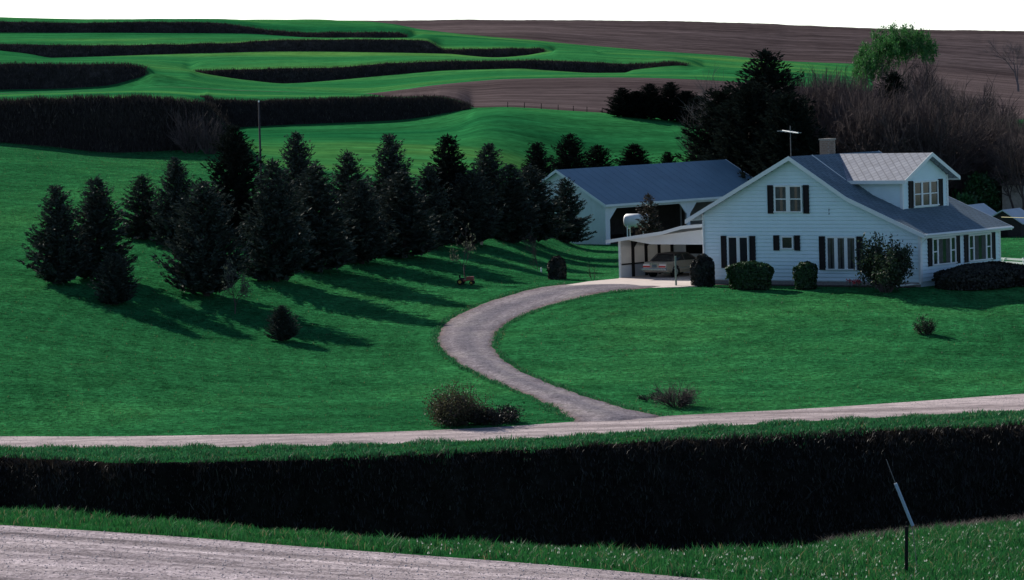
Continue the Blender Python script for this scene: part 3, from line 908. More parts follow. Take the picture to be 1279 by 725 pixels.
window([(9.0, 9.46), (9.68, 10.13), (10.34, 10.83)], 0.92, 2.66); shutter(8.42, 8.8, 0.85, 2.76); shutter(10.97, 11.34, 0.85, 2.76)
for y0 in (0.72, 4.60):
    window([(y0 + 0.52, y0 + 0.92), (y0 + 1.05, y0 + 2.30), (y0 + 2.43, y0 + 2.83)], 1.15, 2.52, 's', HW + 0.085)
    shutter(y0, y0 + 0.36, 1.05, 2.62, 's', HW + 0.085); shutter(y0 + 3.0, y0 + 3.36, 1.05, 2.62, 's', HW + 0.085)
# dormer
DY0, DY1, DXF = 2.4, 7.2, 12.5
DC = (DY0 + DY1) / 2
DAP, DEV = 7.30, 5.84      # apex, eave height at overhang
dsl = (DAP - DEV) / 2.95
dw = MB().prism([(DY0, 3.6), (DY1, 3.6), (DY1, DAP - dsl * 2.4 - 0.1), (DC, DAP - 0.12), (DY0, DAP - dsl * 2.4 - 0.1)], 'x', RX + 0.3, DXF - 0.05).build('dormer_wall', 'siding', house)
z = 3.9
while z < DAP - 0.35:
    z1 = z + CS
    def lim(zz):
        zt = DAP - dsl * 2.4 - 0.1
        h = 2.4 if zz < zt else max(0.05, (DAP - 0.12 - zz) / dsl * 0.98)
        return min(h, 2.4)
    a, b = lim(z), lim(z1)
    MB().hexa([(DXF - 0.1, DC - a, z), (DXF + 0.05, DC - a, z), (DXF + 0.05, DC + a, z), (DXF - 0.1, DC + a, z)],
              [(DXF - 0.1, DC - b, z1), (DXF, DC - b, z1), (DXF, DC + b, z1), (DXF - 0.1, DC + b, z1)]).build('siding_board', 'siding', dw)
    if z1 < DAP - dsl * 2.4 - 0.1:
        MB().hexa([(RX + 0.5, DY0 - 0.055, z), (DXF, DY0 - 0.055, z), (DXF, DY0 + 0.05, z), (RX + 0.5, DY0 + 0.05, z)],
                  [(RX + 0.5, DY0 - 0.004, z1), (DXF, DY0 - 0.004, z1), (DXF, DY0 + 0.05, z1), (RX + 0.5, DY0 + 0.05, z1)]).build('siding_board', 'siding', dw)
    z = z1
for y in (DY0, DY1):
    MB().box(DXF - 0.1, DXF + 0.075, y - 0.07, y + 0.07, 3.8, DAP - dsl * 2.4 - 0.13).build('corner_board', 'trim', dw)
DOX = DXF + 0.55
def dslab(sgn):
    y1 = DC + sgn * 2.95
    p = [(DC, DAP), (y1, DEV), (y1, DEV - 0.1), (DC, DAP - 0.1)]
    return MB().prism(p if sgn > 0 else p[::-1], 'x', RX - 0.05, DOX)
dr1 = dslab(-1).build('dormer_roof', 'dormer_shingle', house)
dr2 = dslab(1).build('dormer_roof', 'dormer_shingle', house)
for sgn, o in ((-1, dr1), (1, dr2)):
    y1 = DC + sgn * 2.98
    p = [(DC, DAP + 0.03), (y1, DEV + 0.015), (y1, DEV - 0.2), (DC, DAP - 0.2)]
    MB().prism(p, 'x', DOX + 0.003, DOX + 0.045).build('rake_board', 'trim', o)
    MB().box(RX + 2.3, DOX, min(y1, y1 + sgn * 0.035), max(y1, y1 + sgn * 0.035), DEV - 0.2, DEV - 0.0).build('fascia', 'trim', o)
window([(DC - 1.2, DC - 0.5), (DC - 0.33, DC + 0.37), (DC + 0.54, DC + 1.24)], 4.32, 5.62, 's', DXF + 0.06, rail=True, dark=True)
shutter(DC - 1.78, DC - 1.36, 4.2, 5.75, 's', DXF + 0.06); shutter(DC + 1.42, DC + 1.84, 4.2, 5.75, 's', DXF + 0.06)
# white metal edge where the dormer roof meets the main roof
MB().tube([(RX + 0.05, DY0 - 0.5, RZ + 0.0), (RX + 2.35, DC - 2.97, DEV + 0.04)], 0.035, 5).build('flashing', 'trim', dr1)
# chimney
CX, CYc = 3.75, 7.35
ch = MB().box(CX, CX + 0.65, CYc, CYc + 0.65, 5.0, 8.05).build('chimney', 'mortar', house)
for c in range(12):
    zz = 6.75 + c * 0.105
    off = 0.0 if c % 2 else -0.12
    for i in range(3):
        x0 = max(CX - 0.01, CX - 0.01 + off + i * 0.235); x1 = min(CX + 0.66, CX - 0.01 + off + i * 0.235 + 0.22)
        if x1 - x0 > 0.04:
            MB().box(x0, x1, CYc - 0.015, CYc + 0.02, zz, zz + 0.09).build('brick', 'brick', ch)
        y0 = max(CYc - 0.01, CYc - 0.01 + off + i * 0.235); y1 = min(CYc + 0.66, y0 + 0.22)
        if y1 - y0 > 0.04:
            MB().box(CX + 0.63, CX + 0.665, y0 + 0.003, y1, zz, zz + 0.09).build('brick', 'brick', ch)
MB().box(CX - 0.05, CX + 0.7, CYc - 0.05, CYc + 0.7, 8.051, 8.13).build('chimney_cap', 'mortar', ch)
# antenna on the gable peak
an = empty('television_antenna', HO + HX * RX + HY * (-0.2) + Vector((0, 0, RZ)), -HA)
tag(an, 'thin television antenna mast with white crossbar on the gable peak', 'antenna')
MB().tube([(0, 0, -0.15), (0, 0, 1.75)], 0.025, 6).build('mast', 'steel_wire', an)
bo = MB().tube([(-0.7, 0.25, 1.47), (0.7, -0.25, 1.33)], 0.038, 6).build('boom', 'aluminium', an)
for i in range(5):
    t = -0.6 + i * 0.3
    l = 0.45 - 0.04 * i
    MB().tube([(t - 0.35 * l, 0.36 * -t - l, 1.40 - 0.1 * t), (t + 0.35 * l, 0.36 * -t + l, 1.40 - 0.1 * t)], 0.010, 4).build('element', 'aluminium', bo)

# ------------------------------------------------------------------ carport on the left of the house
ZP = HZ + 0.02
CPp = on_plane(775, 347.5, ZP)
cpx, cpy = to_house(CPp)
carport = link('carport', None, house) if False else None
CY0, CY1 = cpy, cpy + 5.4
def hl(mb, name, mat, parent=house, **k):
    return mb.build(name, mat, parent, **k)
xl = cpx - 0.75
cz0, cz1 = 2.30, 2.62
sec = [(xl, cz0), (xl + 4.2, cz1 + 0.22), (xl + 5.6, cz1 + 0.55), (0.0, cz1 + 0.8)]
cr = MB().prism(slab(sec, 0.09), 'y', CY0 - 0.35, CY1 + 0.3).build('carport_roof', 'trim', house)
fs = [(x, zz + 0.02) for x, zz in sec]
MB().prism(fs + [(x, zz - 0.2) for x, zz in fs[::-1]], 'y', CY0 - 0.39, CY0 - 0.353).build('fascia', 'trim', cr)
MB().prism([(cpx + 0.3, cz0 + 0.02), (0, cz1 + 0.55), (0, 2.05), (cpx + 2.2, 2.05)], 'y', CY0 + 0.2, CY0 + 0.25).build('gable_panel', 'shed_wall', cr)
MB().box(cpx - 0.06, cpx + 0.06, CY0 - 0.06, CY0 + 0.06, 0.0, cz0 - 0.02).build('carport_post', 'trim', house)
for i in range(4):
    y = CY0 + 1.2 + i * 1.35
    ps = MB().box(cpx - 0.02, cpx + 0.12, y, y + 0.14, 0.0, cz0 + 0.0)
    ps.hexa([(cpx + 0.12, y, cz0 - 0.5), (cpx + 0.13, y, cz0 - 0.5), (cpx + 0.13, y + 0.14, cz0 - 0.5), (cpx + 0.12, y + 0.14, cz0 - 0.5)],
            [(cpx + 0.12, y, cz0), (cpx + 0.5, y, cz0), (cpx + 0.5, y + 0.14, cz0), (cpx + 0.12, y + 0.14, cz0)])
    ps.build('carport_post', 'post_dark', house)
for i in range(4):
    y = CY0 + 0.08 + i * 1.34
    MB().box(cpx - 0.08, cpx - 0.04, y, y + 1.32, 0.82, cz0 - 0.03).build('carport_wall_panel', 'fibreglass', house)
    MB().box(cpx - 0.08, cpx - 0.04, y, y + 1.32, 0.0, 0.80).build('carport_wall_panel', 'shed_wall', house)
MB().box(cpx - 0.04, cpx + 0.05, CY0 + 0.07, CY1, 0.78, 0.86).build('carport_rail', 'post_dark', house)
bwl = MB().box(cpx, cpx + 1.0, CY1, CY1 + 0.06, 0, cz0).box(cpx + 1.0, 0, CY1, CY1 + 0.06, 0, 1.2).box(cpx + 4.2, 0, CY1, CY1 + 0.06, 1.2, 2.8).box(cpx + 1.0, cpx + 4.2, CY1, CY1 + 0.06, 2.02, 2.8)
bwl.build('carport_back_wall', 'shed_wall', house)
MB().box(cpx + 0.98, cpx + 4.22, CY1 + 0.07, CY1 + 0.1, 1.15, 2.05).build('carport_shade_sheet', 'painted_shade', house)  # dark sheet behind the hole, its colour replaces the shade there
MB().tube([(cpx + 3.1, CY1 - 0.2, 1.3), (cpx + 4.6, CY1 - 0.4, 2.2)], 0.05, 6).build('brace', 'board_wood', house)
# concrete pad
pp = [(690, 359.0), (735, 351.8), (772, 348.2), (778, 345.0), (868, 339.5), (905, 345), (880, 356.5), (851, 358.6), (790, 360.5)]
hp = [on_plane(u, y, HZ + 0.03) for u, y in pp]
pad = MB().prism([(p.x, p.y) for p in hp], 'z', HZ - 0.5, HZ + 0.035).build('concrete_pad', 'concrete')
tag(pad, 'pale concrete parking pad in front of the carport', 'pavement', kind='structure')
pg = on_plane(844.5, 357.5, HZ)
po = MB().tube([(0, 0, -0.3), (0.0, 0, 1.72)], 0.055, 8).build('marker_post', 'post_green')
po.location = pg
tag(po, 'slim grey-green post at the edge of the concrete pad by the car', 'post')

# ------------------------------------------------------------------ car
def section_loft(mb, secs):
    """secs: list of closed rings (same count) lofted, ends capped"""
    n = len(secs[0]); b = len(mb.v)
    for s_ in secs:
        mb.v += [tuple(p) for p in s_]
    for i in range(len(secs) - 1):
        for k in range(n):
            k2 = (k + 1) % n
            mb.f.append((b + i * n + k, b + i * n + k2, b + (i + 1) * n + k2, b + (i + 1) * n + k))
    mb.f.append(tuple(b + k for k in range(n))[::-1])
    mb.f.append(tuple(b + (len(secs) - 1) * n + k for k in range(n)))
crp = on_plane(800.5, 347.2, HZ + 0.04)
cx_, cy_ = to_house(crp)
car = empty('parked_car', HO + HX * (cx_ + 0.92) + HY * (cy_ + 0.15) + Vector((0, 0, 0.04)), -HA)
tag(car, 'tan sedan with a dark roof parked tail-out in the carport', 'car')
body = MB()
secs = []
for y, zb, zt, hw in [(0.0, 0.42, 0.86, 0.84), (0.10, 0.32, 0.93, 0.88), (0.9, 0.27, 0.96, 0.90), (1.5, 0.25, 0.97, 0.91), (3.1, 0.25, 0.95, 0.91), (3.5, 0.25, 0.94, 0.90), (4.55, 0.30, 0.84, 0.87), (4.7, 0.40, 0.74, 0.83)]:
    secs.append([(-hw * 0.94, y, zb), (hw * 0.94, y, zb), (hw, y, zb + 0.14), (hw * 1.0, y, zt - 0.16), (hw * 0.93, y, zt), (-hw * 0.93, y, zt), (-hw * 1.0, y, zt - 0.16), (-hw, y, zb + 0.14)])
section_loft(body, secs)
cb = body.build('body', 'car_paint', car, bevel=0.02)
gh = MB()
secs = []
for y, zt, hw in [(0.75, 0.965, 0.78), (1.25, 1.36, 0.62), (2.55, 1.38, 0.63), (3.25, 0.955, 0.80)]:
    pass
base = [(-0.80, 0.72, 0.95), (0.80, 0.72, 0.95), (0.80, 3.3, 0.945), (-0.80, 3.3, 0.945)]
top = [(-0.60, 1.22, 1.37), (0.60, 1.22, 1.37), (0.62, 2.55, 1.38), (-0.62, 2.55, 1.38)]
MB().hexa(base, top).build('cabin', 'glass', car)
MB().hexa([(-0.63, 1.16, 1.355), (0.63, 1.16, 1.355), (0.65, 2.62, 1.36), (-0.65, 2.62, 1.36)], [(-0.56, 1.24, 1.415), (0.56, 1.24, 1.415), (0.58, 2.5, 1.425), (-0.58, 2.5, 1.425)]).build('roof', 'car_vinyl', car, bevel=0.015)
for sx in (-1, 1):
    for (y0, z0, x0, y1, z1, x1, r) in [(0.72, 0.95, 0.80, 1.22, 1.37, 0.61, 0.05), (3.3, 0.945, 0.80, 2.55, 1.38, 0.62, 0.035), (1.95, 0.96, 0.81, 1.93, 1.37, 0.625, 0.03)]:
        MB().tube([(sx * x0, y0, z0), (sx * x1, y1, z1)], r, 6).build('pillar', 'car_vinyl', car)
    MB().box(min(sx * 0.905, sx * 0.925), max(sx * 0.905, sx * 0.925), 0.5, 4.2, 0.52, 0.56).build('side_trim', 'chrome', car)
    MB().box(sx * 0.60 - 0.24, sx * 0.60 + 0.24, -0.02, 0.02, 0.60, 0.80).build('tail_lamp_surround', 'tail_white', car)
    MB().box(sx * 0.58 - 0.25, sx * 0.58 + 0.25, -0.035, -0.021, 0.62, 0.715).build('tail_lamp', 'tail_red', car)
    for y in (0.95, 3.7):
        wh = MB()
        rr_ = 0.32
        wh.tube([(sx * 0.74, y, rr_), (sx * 0.79, y, rr_), (sx * 0.90, y, rr_), (sx * 0.925, y, rr_)], [0.28, rr_, rr_, 0.28], 20)
        w = wh.build('wheel', 'rubber', car)
        MB().tube([(sx * 0.926, y, rr_), (sx * 0.938, y, rr_)], [0.19, 0.16], 14).build('hubcap', 'chrome', w)
        MB().tube([(sx * 0.70, y, rr_ + 0.03), (sx * 0.913, y, rr_ + 0.03)], 0.37, 18).build('wheel_arch', 'rubber', car)
MB().box(-0.90, 0.90, -0.14, 0.03, 0.43, 0.56).build('bumper', 'chrome', car, bevel=0.03)
MB().box(-0.86, 0.86, 4.66, 4.84, 0.40, 0.53).build('bumper', 'chrome', car, bevel=0.03)
MB().box(-0.17, 0.17, -0.03, -0.004, 0.62, 0.79).build('number_plate', 'plate', car)
MB().box(-0.35, 0.35, -0.018, 0.01, 0.80, 0.86).build('boot_trim', 'chrome', car)
MB().tube([(0.3, -0.05, 0.3), (0.3, 0.4, 0.3)], 0.03, 8).build('exhaust', 'rust_steel', car)

# ------------------------------------------------------------------ machine shed
shed = empty('machine_shed', B0, math.atan2(BXv.y, BXv.x))
tag(shed, 'long white open-fronted machine shed with blue-grey roof behind the house', 'shed')
SLn, SWd, SE, SRi = 18.0, 9.6, 3.02, 2.45
def sh(x): return 0.03 * x
def shear(o):
    for v in o.data.vertices:
        v.co.z += 0.006 * v.co.x
    return o
# gable walls
for x0, x1 in ((0.0, 0.12), (SLn - 0.12, SLn)):
    shear(MB().prism([(0.0, -0.6), (SWd, -0.6), (SWd, SE), (SWd / 2, SE + SRi - 0.06), (0.0, SE)], 'x', x0, x1).build('gable_wall', 'shed_wall', shed))
for i in range(9):
    y = 0.35 + i * 1.1
    zt = SE + SRi * (1 - abs(y - SWd / 2) / (SWd / 2)) - 0.12
    shear(MB().box(-0.02, 0.0, y, y + 0.05, 0.0, zt).build('batten', 'shed_wall', shed))
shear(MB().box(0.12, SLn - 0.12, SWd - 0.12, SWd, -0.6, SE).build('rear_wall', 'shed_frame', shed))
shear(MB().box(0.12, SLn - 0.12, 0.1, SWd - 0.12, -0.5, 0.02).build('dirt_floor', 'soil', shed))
# front: header, posts and corner brackets leave chamfered door openings
hdr = shear(MB().box(0.12, SLn - 0.12, 0.0, 0.12, SE - 0.42, SE).build('header', 'shed_wall', shed))
for x in (0.12, 8.75, SLn - 0.47):
    shear(MB().box(x, x + 0.35, 0.0, 0.12, -0.6, SE - 0.42).build('door_post', 'shed_wall', shed))
for x, s_ in ((0.47, 1), (8.75, -1), (9.10, 1), (SLn - 0.47, -1)):
    shear(MB().prism([(x, SE - 0.42), (x + s_ * 0.75, SE - 0.42), (x, SE - 1.25)], 'y', 0.01, 0.11).build('corner_bracket', 'shed_wall', shed))
for x in (4.5, 13.2):
    shear(MB().box(x, x + 0.2, 4.6, 4.8, 0, SE + 1.5).build('inner_post', 'shed_frame', shed))
for side in (0, 1):
    y0, y1 = (-0.35, SWd / 2) if side == 0 else (SWd + 0.35, SWd / 2)
    z0_ = SE - 0.35 * SRi / (SWd / 2) + 0.02
    p = [(y0, z0_), (y1, SE + SRi), (y1, SE + SRi + 0.06), (y0, z0_ + 0.06)]
    ro = shear(MB().prism(p, 'x', -0.3, SLn + 0.3).build('roof', 'shed_roof', shed))
    for i in range(22):
        x = -0.2 + i * 0.84
        nrm = 0.03
        q = [(y0, z0_ + 0.061), (y1, SE + SRi + 0.061), (y1, SE + SRi + 0.070), (y0, z0_ + 0.070)]
        shear(MB().prism(q, 'x', x, x + 0.03).build('roof_seam', 'shed_roof', ro))
    for x0, x1 in ((-0.34, -0.303), (SLn + 0.303, SLn + 0.34)):
        q = [(y0, z0_ - 0.14), (y1, SE + SRi - 0.14), (y1, SE + SRi + 0.08), (y0, z0_ + 0.08)]
        shear(MB().prism(q, 'x', x0, x1).build('rake_trim', 'trim', ro))
    if side == 0:
        shear(MB().box(-0.3, SLn + 0.3, y0 - 0.03, y0 - 0.003, z0_ - 0.1, z0_ + 0.07).build('eave_trim', 'shed_wall', ro))

# ------------------------------------------------------------------ fuel tank
tg = ground_at(796, 258)
ft = empty('fuel_tank', tg, math.radians(-18))
tag(ft, 'white horizontal fuel tank on a steel stand before the shed opening', 'tank')
top_y = (proj(tg)[1] - 267) / F * tg.y
ft.scale = (0.92, 0.92, 1)
zc = top_y - 0.46
MB().tube([(-0.95, 0, zc), (-0.88, 0, zc), (-0.75, 0, zc), (0.75, 0, zc), (0.88, 0, zc), (0.95, 0, zc)], [0.12, 0.33, 0.46, 0.46, 0.33, 0.12], 22).build('tank', 'tank_white', ft, smooth=True)
for x in (-0.6, 0.6):
    for y in (-0.32, 0.32):
        MB().tube([(x, y * 1.25, -0.1), (x, y, zc - 0.2)], 0.045, 6).build('leg', 'tank_white', ft)
    MB().box(x - 0.04, x + 0.04, -0.36, 0.36, zc - 0.55, zc - 0.46).build('cradle', 'tank_white', ft)
MB().tube([(0.2, 0, zc + 0.4), (0.2, 0, zc + 0.62)], 0.05, 8).build('filler', 'rust_steel', ft)
MB().tube([(-0.9, 0, zc - 0.2), (-1.0, 0, zc - 0.5), (-0.95, -0.1, 0.3)], 0.025, 5).build('hose', 'rubber', ft)

# ------------------------------------------------------------------ plants: builders
class Tri:
    def __init__(s): s.a = []
    def get(s):
        v = np.concatenate(s.a) if s.a else np.zeros((0, 3, 3))
        return v
def conifer(seed, Ht=6.0, R=1.7, lift=0.30, whorl=0.25, nb=11, clump=0.30, bottom=0.05, power=0.66):
    """needle sprays carried on whorled branches: returns (leaf verts as quads, branch MB)"""
    r = np.random.default_rng(seed)
    quads = []
    br = MB()
    z = bottom * Ht
    lvl = 0
    while z < Ht * 0.985:
        f = z / Ht
        Lb = R * (1 - f) ** power * (0.62 + 0.38 * min(1, (f + 0.06) / 0.22)) + 0.05
        n = max(4, int(nb * (0.6 + 0.5 * (1 - f))))
        a0 = r.uniform(0, 6.28)
        for k in range(n):
            az = a0 + 6.283 * k / n + r.normal(0, 0.2)
            L = Lb * r.uniform(0.62, 1.2)
            up = lift + 0.5 * f + r.normal(0, 0.08)
            d = np.array([math.cos(az), math.sin(az), 0])
            zz = z + r.normal(0, 0.06)
            pts = []
            for t in (0.12, 0.4, 0.7, 1.0):
                pts.append(d * L * t + np.array([0, 0, zz + L * (up * t * 0.6 + 0.35 * up * t * t - 0.12 * math.sin(3.14 * t))]))
            if L > 0.5:
                br.tube([(0, 0, zz)] + [tuple(p) for p in pts], [0.022, 0.02, 0.015, 0.01, 0.004], 3, cap=False)
            m = max(2, int(L / 0.14))
            for i in range(m):
                t = 0.22 + 0.80 * (i + r.uniform(0, 0.9)) / m
                t = min(t, 1.02)
                ix = min(2, int((t - 0.1) / 0.3)) if t > 0.12 else 0
                tt = [0.12, 0.4, 0.7, 1.0]
                w = (t - tt[ix]) / (tt[ix + 1] - tt[ix])
                p = pts[ix] * (1 - w) + pts[ix + 1] * w
                if t < 0.8:
                    for _ in range(2):
                        dv2 = d * r.uniform(-0.3, 0.8) + r.normal(0, 0.6, 3); dv2 /= np.linalg.norm(dv2)
                        sd = np.cross(dv2, r.normal(size=3)); sd /= np.linalg.norm(sd) + 1e-9
                        l = 0.42 * (0.5 + 0.5 * (1 - f)); q = p + r.normal(0, 0.05, 3)
                        quads.append([q - dv2 * l * 0.5, q + sd * l * 0.24, q + dv2 * l * 0.5, q - sd * l * 0.24])
                for s_ in range(7):
                    dirv = d * r.uniform(0.3, 1.0) + np.array([-d[1], d[0], 0]) * r.uniform(-1.1, 1.1) + np.array([0, 0, r.uniform(0.0, 0.9)])
                    dirv /= np.linalg.norm(dirv)
                    l = clump * r.uniform(0.55, 1.1) * (0.7 + 0.3 * (1 - f))
                    sd = np.cross(dirv, r.normal(size=3)); sd /= np.linalg.norm(sd) + 1e-9
                    wd = l * r.uniform(0.11, 0.19)
                    q = p + r.normal(0, 0.05, 3)
                    quads.append([q, q + dirv * l * 0.45 + sd * wd, q + dirv * l, q + dirv * l * 0.45 - sd * wd])
        z += whorl * r.uniform(0.8, 1.2) * (1.0 - 0.35 * f)
        lvl += 1
    # leader
    for k in range(10):
        a = r.uniform(0, 6.28); q = np.array([0, 0, Ht * r.uniform(0.93, 0.99)])
        dv_ = np.array([math.cos(a) * 0.3, math.sin(a) * 0.3, 1.0]); l = 0.30
        sd = np.array([-math.sin(a), math.cos(a), 0])
        quads.append([q, q + dv_ * l * 0.5 + sd * 0.03, q + dv_ * l, q + dv_ * l * 0.5 - sd * 0.03])
    tr = MB().tube([(0, 0, -0.4), (0, 0, 0.2), (0.02, 0, Ht * 0.5), (0, 0, Ht * 0.98)], [0.035 * Ht ** 0.5 * 2, 0.06 * Ht ** 0.5, 0.03 * Ht ** 0.5, 0.008], 8)
    return np.array(quads), br, tr
def quad_mesh(name, Q, mat):
    n = len(Q)
    return mesh_np(name, Q.reshape(-1, 3), quads=np.arange(n * 4).reshape(-1, 4), mat=mat)
CON = []
for sd, kw, mat in [(1, dict(), 'needles'), (2, dict(R=1.9, lift=0.35), 'needles'), (3, dict(R=1.6, power=0.6), 'needles'),
                    (4, dict(R=1.75, lift=0.2, whorl=0.3), 'needles'), (5, dict(R=2.0, power=0.6, lift=0.45, nb=12), 'needles'),
                    (6, dict(R=1.5, lift=0.15, whorl=0.22), 'needles_dark'), (7, dict(R=1.8, power=0.62, lift=0.35), 'needles_dark'),
                    (8, dict(R=1.3, lift=0.5, nb=7, whorl=0.3), 'needles_brown'), (9, dict(R=1.9, power=0.5, lift=0.35, nb=13), 'needles_dark')]:
    Q, br, tr = conifer(sd, **kw)
    CON.append((quad_mesh('crown', Q, mat), br.mesh('branches', 'bark_pine'), tr.mesh('trunk', 'bark_pine'), kw.get('R', 1.7)))
def place_conifer(kind, base, height, width, label, group, rz=None, name='conifer_tree'):
    o = empty(name, base, random.uniform(0, 6.28) if rz is None else rz)
    c, b, t, R = CON[kind]
    sx = width / (2 * R * 0.93)
    o.scale = (sx, sx, height / 6.05)
    for nm, me in (('crown', c), ('branches', b), ('trunk', t)):
        link(nm, me, o)
    tag(o, label, 'tree', group)
    return o
def bare_tree(seed, Ht=11.0, spread=0.62, stems=1, levels=5, twig=0.02, mat='bark_bare', up=0.25, r0=None):
    r = random.Random(seed)
    mb = MB()
    ends = []
    def grow(p, d, L, rad, lv):
        n = 3 if lv > 1 else 2
        pts = [p]; q = Vector(p); dd_ = Vector(d)
        for i in range(n):
            dd_ = (dd_ + Vector((r.gauss(0, 0.13), r.gauss(0, 0.13), r.gauss(0.03, 0.1)))).normalized()
            q = q + dd_ * (L / n)
            pts.append(q.copy())
        rads = [rad, rad * 0.86, rad * 0.72, rad * 0.6][:n] + [rad * (0.6 if lv else 0.25)]
        mb.tube(pts, rads, 5 if lv > 3 else 3, cap=False)
        if lv == 0:
            ends.append((pts[-1], dd_)); return
        k = r.choice((3, 4)) if lv > 2 else r.choice((4, 5))
        for j in range(k):
            t = 1.0 if j == 0 else r.uniform(0.35, 1.0)
            i = min(n - 1, int(t * n)); w = t * n - i
            s_ = pts[i].lerp(pts[i + 1], min(w, 1))
            ax = Vector((r.gauss(0, 1), r.gauss(0, 1), r.gauss(0, 1)))
            nd = (dd_ + ax.normalized() * (0.35 if j == 0 else spread * r.uniform(0.9, 1.4)) + Vector((0, 0, up * r.uniform(0.2, 1)))).normalized()
            grow(s_, nd, L * r.uniform(0.58, 0.82), max(rad * r.uniform(0.42, 0.62), twig * 0.5), lv - 1)
    for s_ in range(stems):
        a = r.uniform(0, 6.28)
        o = Vector((math.cos(a), math.sin(a), 0)) * (0.0 if stems == 1 else r.uniform(0.1, 0.5))
        d = Vector((o.x * 0.7 + r.gauss(0, 0.1), o.y * 0.7 + r.gauss(0, 0.1), 1)).normalized()
        grow(o + Vector((0, 0, -0.2)), d, Ht * (0.34 if stems == 1 else 0.32), r0 or Ht * 0.018, levels)
    zmax = max(v[2] for v in mb.v)
    rad = max(math.hypot(v[0], v[1]) for v in mb.v)
    return mb, ends, zmax, rad
def leaves_at(ends, n, size, jitter, seed, droop=0.0):
    r = np.random.default_rng(seed)
    E = np.array([list(e[0]) for e in ends])
    p = E[r.integers(0, len(E), n)] + r.normal(0, jitter, (n, 3))
    p[:, 2] -= droop * r.random(n)
    d = r.normal(size=(n, 3)); d[:, 2] -= droop * 2; d /= np.linalg.norm(d, axis=1)[:, None]
    s_ = np.cross(d, r.normal(size=(n, 3))); s_ /= np.linalg.norm(s_, axis=1)[:, None] + 1e-9
    l = size * r.uniform(0.6, 1.3, (n, 1))
    return np.stack([p, p + d * l * 0.5 + s_ * l * 0.3, p + d * l, p + d * l * 0.5 - s_ * l * 0.3], 1)
BARE = []
for sd, kw in [(11, dict(levels=5)), (12, dict(spread=0.75, levels=5)), (13, dict(stems=4, levels=4, spread=0.55)), (14, dict(stems=6, levels=4, spread=0.75)), (15, dict(levels=5, spread=0.5, up=0.4))]:
    mb, ends, zm, rd = bare_tree(sd, **kw)
    BARE.append((mb.mesh('branches', 'bark_bare'), zm, rd, ends))
def place_bare(kind, base, height, label, group, width=None, mat=None, name='bare_tree'):
    me, zm, rd, ends = BARE[kind]
    o = empty(name, base, random.uniform(0, 6.28))
    sz = height / zm
    sx = sz if width is None else width / (2 * rd * 0.8)
    o.scale = (sx, sx, sz)
    b = link('branches', me, o)
    if mat:
        b.data = me.copy(); b.data.materials.clear(); b.data.materials.append(MATS[mat])
    tag(o, label, 'tree', group)
    return o

# ------------------------------------------------------------------ conifer rows on the hillside
G1 = 'conifers planted along the hillside left of the driveway'
def pos(u, y):
    return hit(u, y, 160, 420)
rows_c = [
 # u, ybase, ytop, width px, kind, label
 (74, 352, 232, 74, 0, 'dark conifer at the far left end of the hillside row'),
 (124, 350, 223, 78, 2, 'dark conifer second from the left end of the hillside row'),
 (180, 312, 218, 60, 3, 'small dark conifer third from the left, set behind the row'),
 (222, 306, 197, 62, 1, 'pointed conifer just left of the big front conifer, fourth from the left'),
 (145, 384, 318, 54, 4, 'low bushy conifer in front of the two leftmost conifers'),
 (258, 374, 228, 96, 4, 'big broad conifer standing foremost in the row, left of centre'),
 (296, 318, 158, 84, 6, 'tallest dark conifer in the row, beside the utility pole'),
 (345, 352, 200, 86, 0, 'broad conifer right of the foremost one, with pale lit needles'),
 (374, 305, 166, 66, 1, 'pointed conifer standing behind, right of the utility pole'),
 (398, 340, 206, 84, 2, 'bushy conifer in the middle of the front row'),
 (437, 308, 188, 66, 3, 'conifer in the back row directly left of the highest middle pair'),
 (452, 330, 226, 74, 4, 'shorter bushy conifer in the front row left of centre'),
 (490, 300, 168, 70, 0, 'tall pointed conifer in the back row above the shadow stripes'),
 (505, 322, 214, 80, 2, 'bushy front-row conifer with pale trunk foot near the red tractor'),
 (538, 308, 205, 60, 3, 'narrow conifer squeezed between two tall back-row conifers'),
 (563, 304, 169, 72, 5, 'tall conifer with brownish tip behind the leaning board'),
 (590, 308, 214, 70, 4, 'front-row conifer just left of the leaning pale board'),
 (613, 296, 180, 64, 1, 'pointed conifer in the back row right of the leaning board'),
 (640, 302, 206, 66, 0, 'front conifer left of the white shed, second from it'),
 (664, 304, 208, 74, 2, 'bushy front conifer nearest the left end of the white shed'),
 (673, 268, 178, 58, 5, 'conifer behind the row just left of the shed ridge'),
 (714, 256, 168, 62, 6, 'pointed conifer rising behind the left end of the shed roof'),
 (748, 248, 182, 60, 7 - 1, 'dark conifer behind the shed roof, second from its left end'),
 (793, 240, 180, 62, 5, 'rounded conifer rising behind the middle of the shed roof'),
 (835, 235, 190, 34, 6, 'small conifer tip peeking above the shed roof at right'),
 (708, 304, 222, 56, 3, 'young conifer standing against the white shed gable'),
]
ROWC = [96.4, 99.2, 103.4, 110.3, 115.4, 120.4, 125.1, 129.8, 134.2, 140.0, 144.5, 153.9]   # the trees stand in lines
for u, yb, yt, wpx, k, lab in rows_c:
    if 'shed roof' in lab or 'shed ridge' in lab:
        dist = {673: 300, 714: 318, 748: 325, 793: 335, 835: 340}[u]
        b = ground_at(u, dist)
        yb = proj(b)[1]
    else:
        b = pos(u, yb)
    cc = b.x * math.sin(SUN_TH) + b.y * math.cos(SUN_TH)
    tgt = min(ROWC, key=lambda q: abs(q - cc))
    if abs(tgt - cc) < 2.8:
        b = ground_at(u, b.y * tgt / cc)
        yb = proj(b)[1]
    h = (yb - yt) / F * b.y
    place_conifer(k, b, h, wpx * 1.14 / F * b.y, lab, G1)
b = pos(353, 426)
place_conifer(4, b, 44 / F * b.y, 44 / F * b.y, 'small lone round spruce on the lawn below the hillside row', 'small lawn conifers')
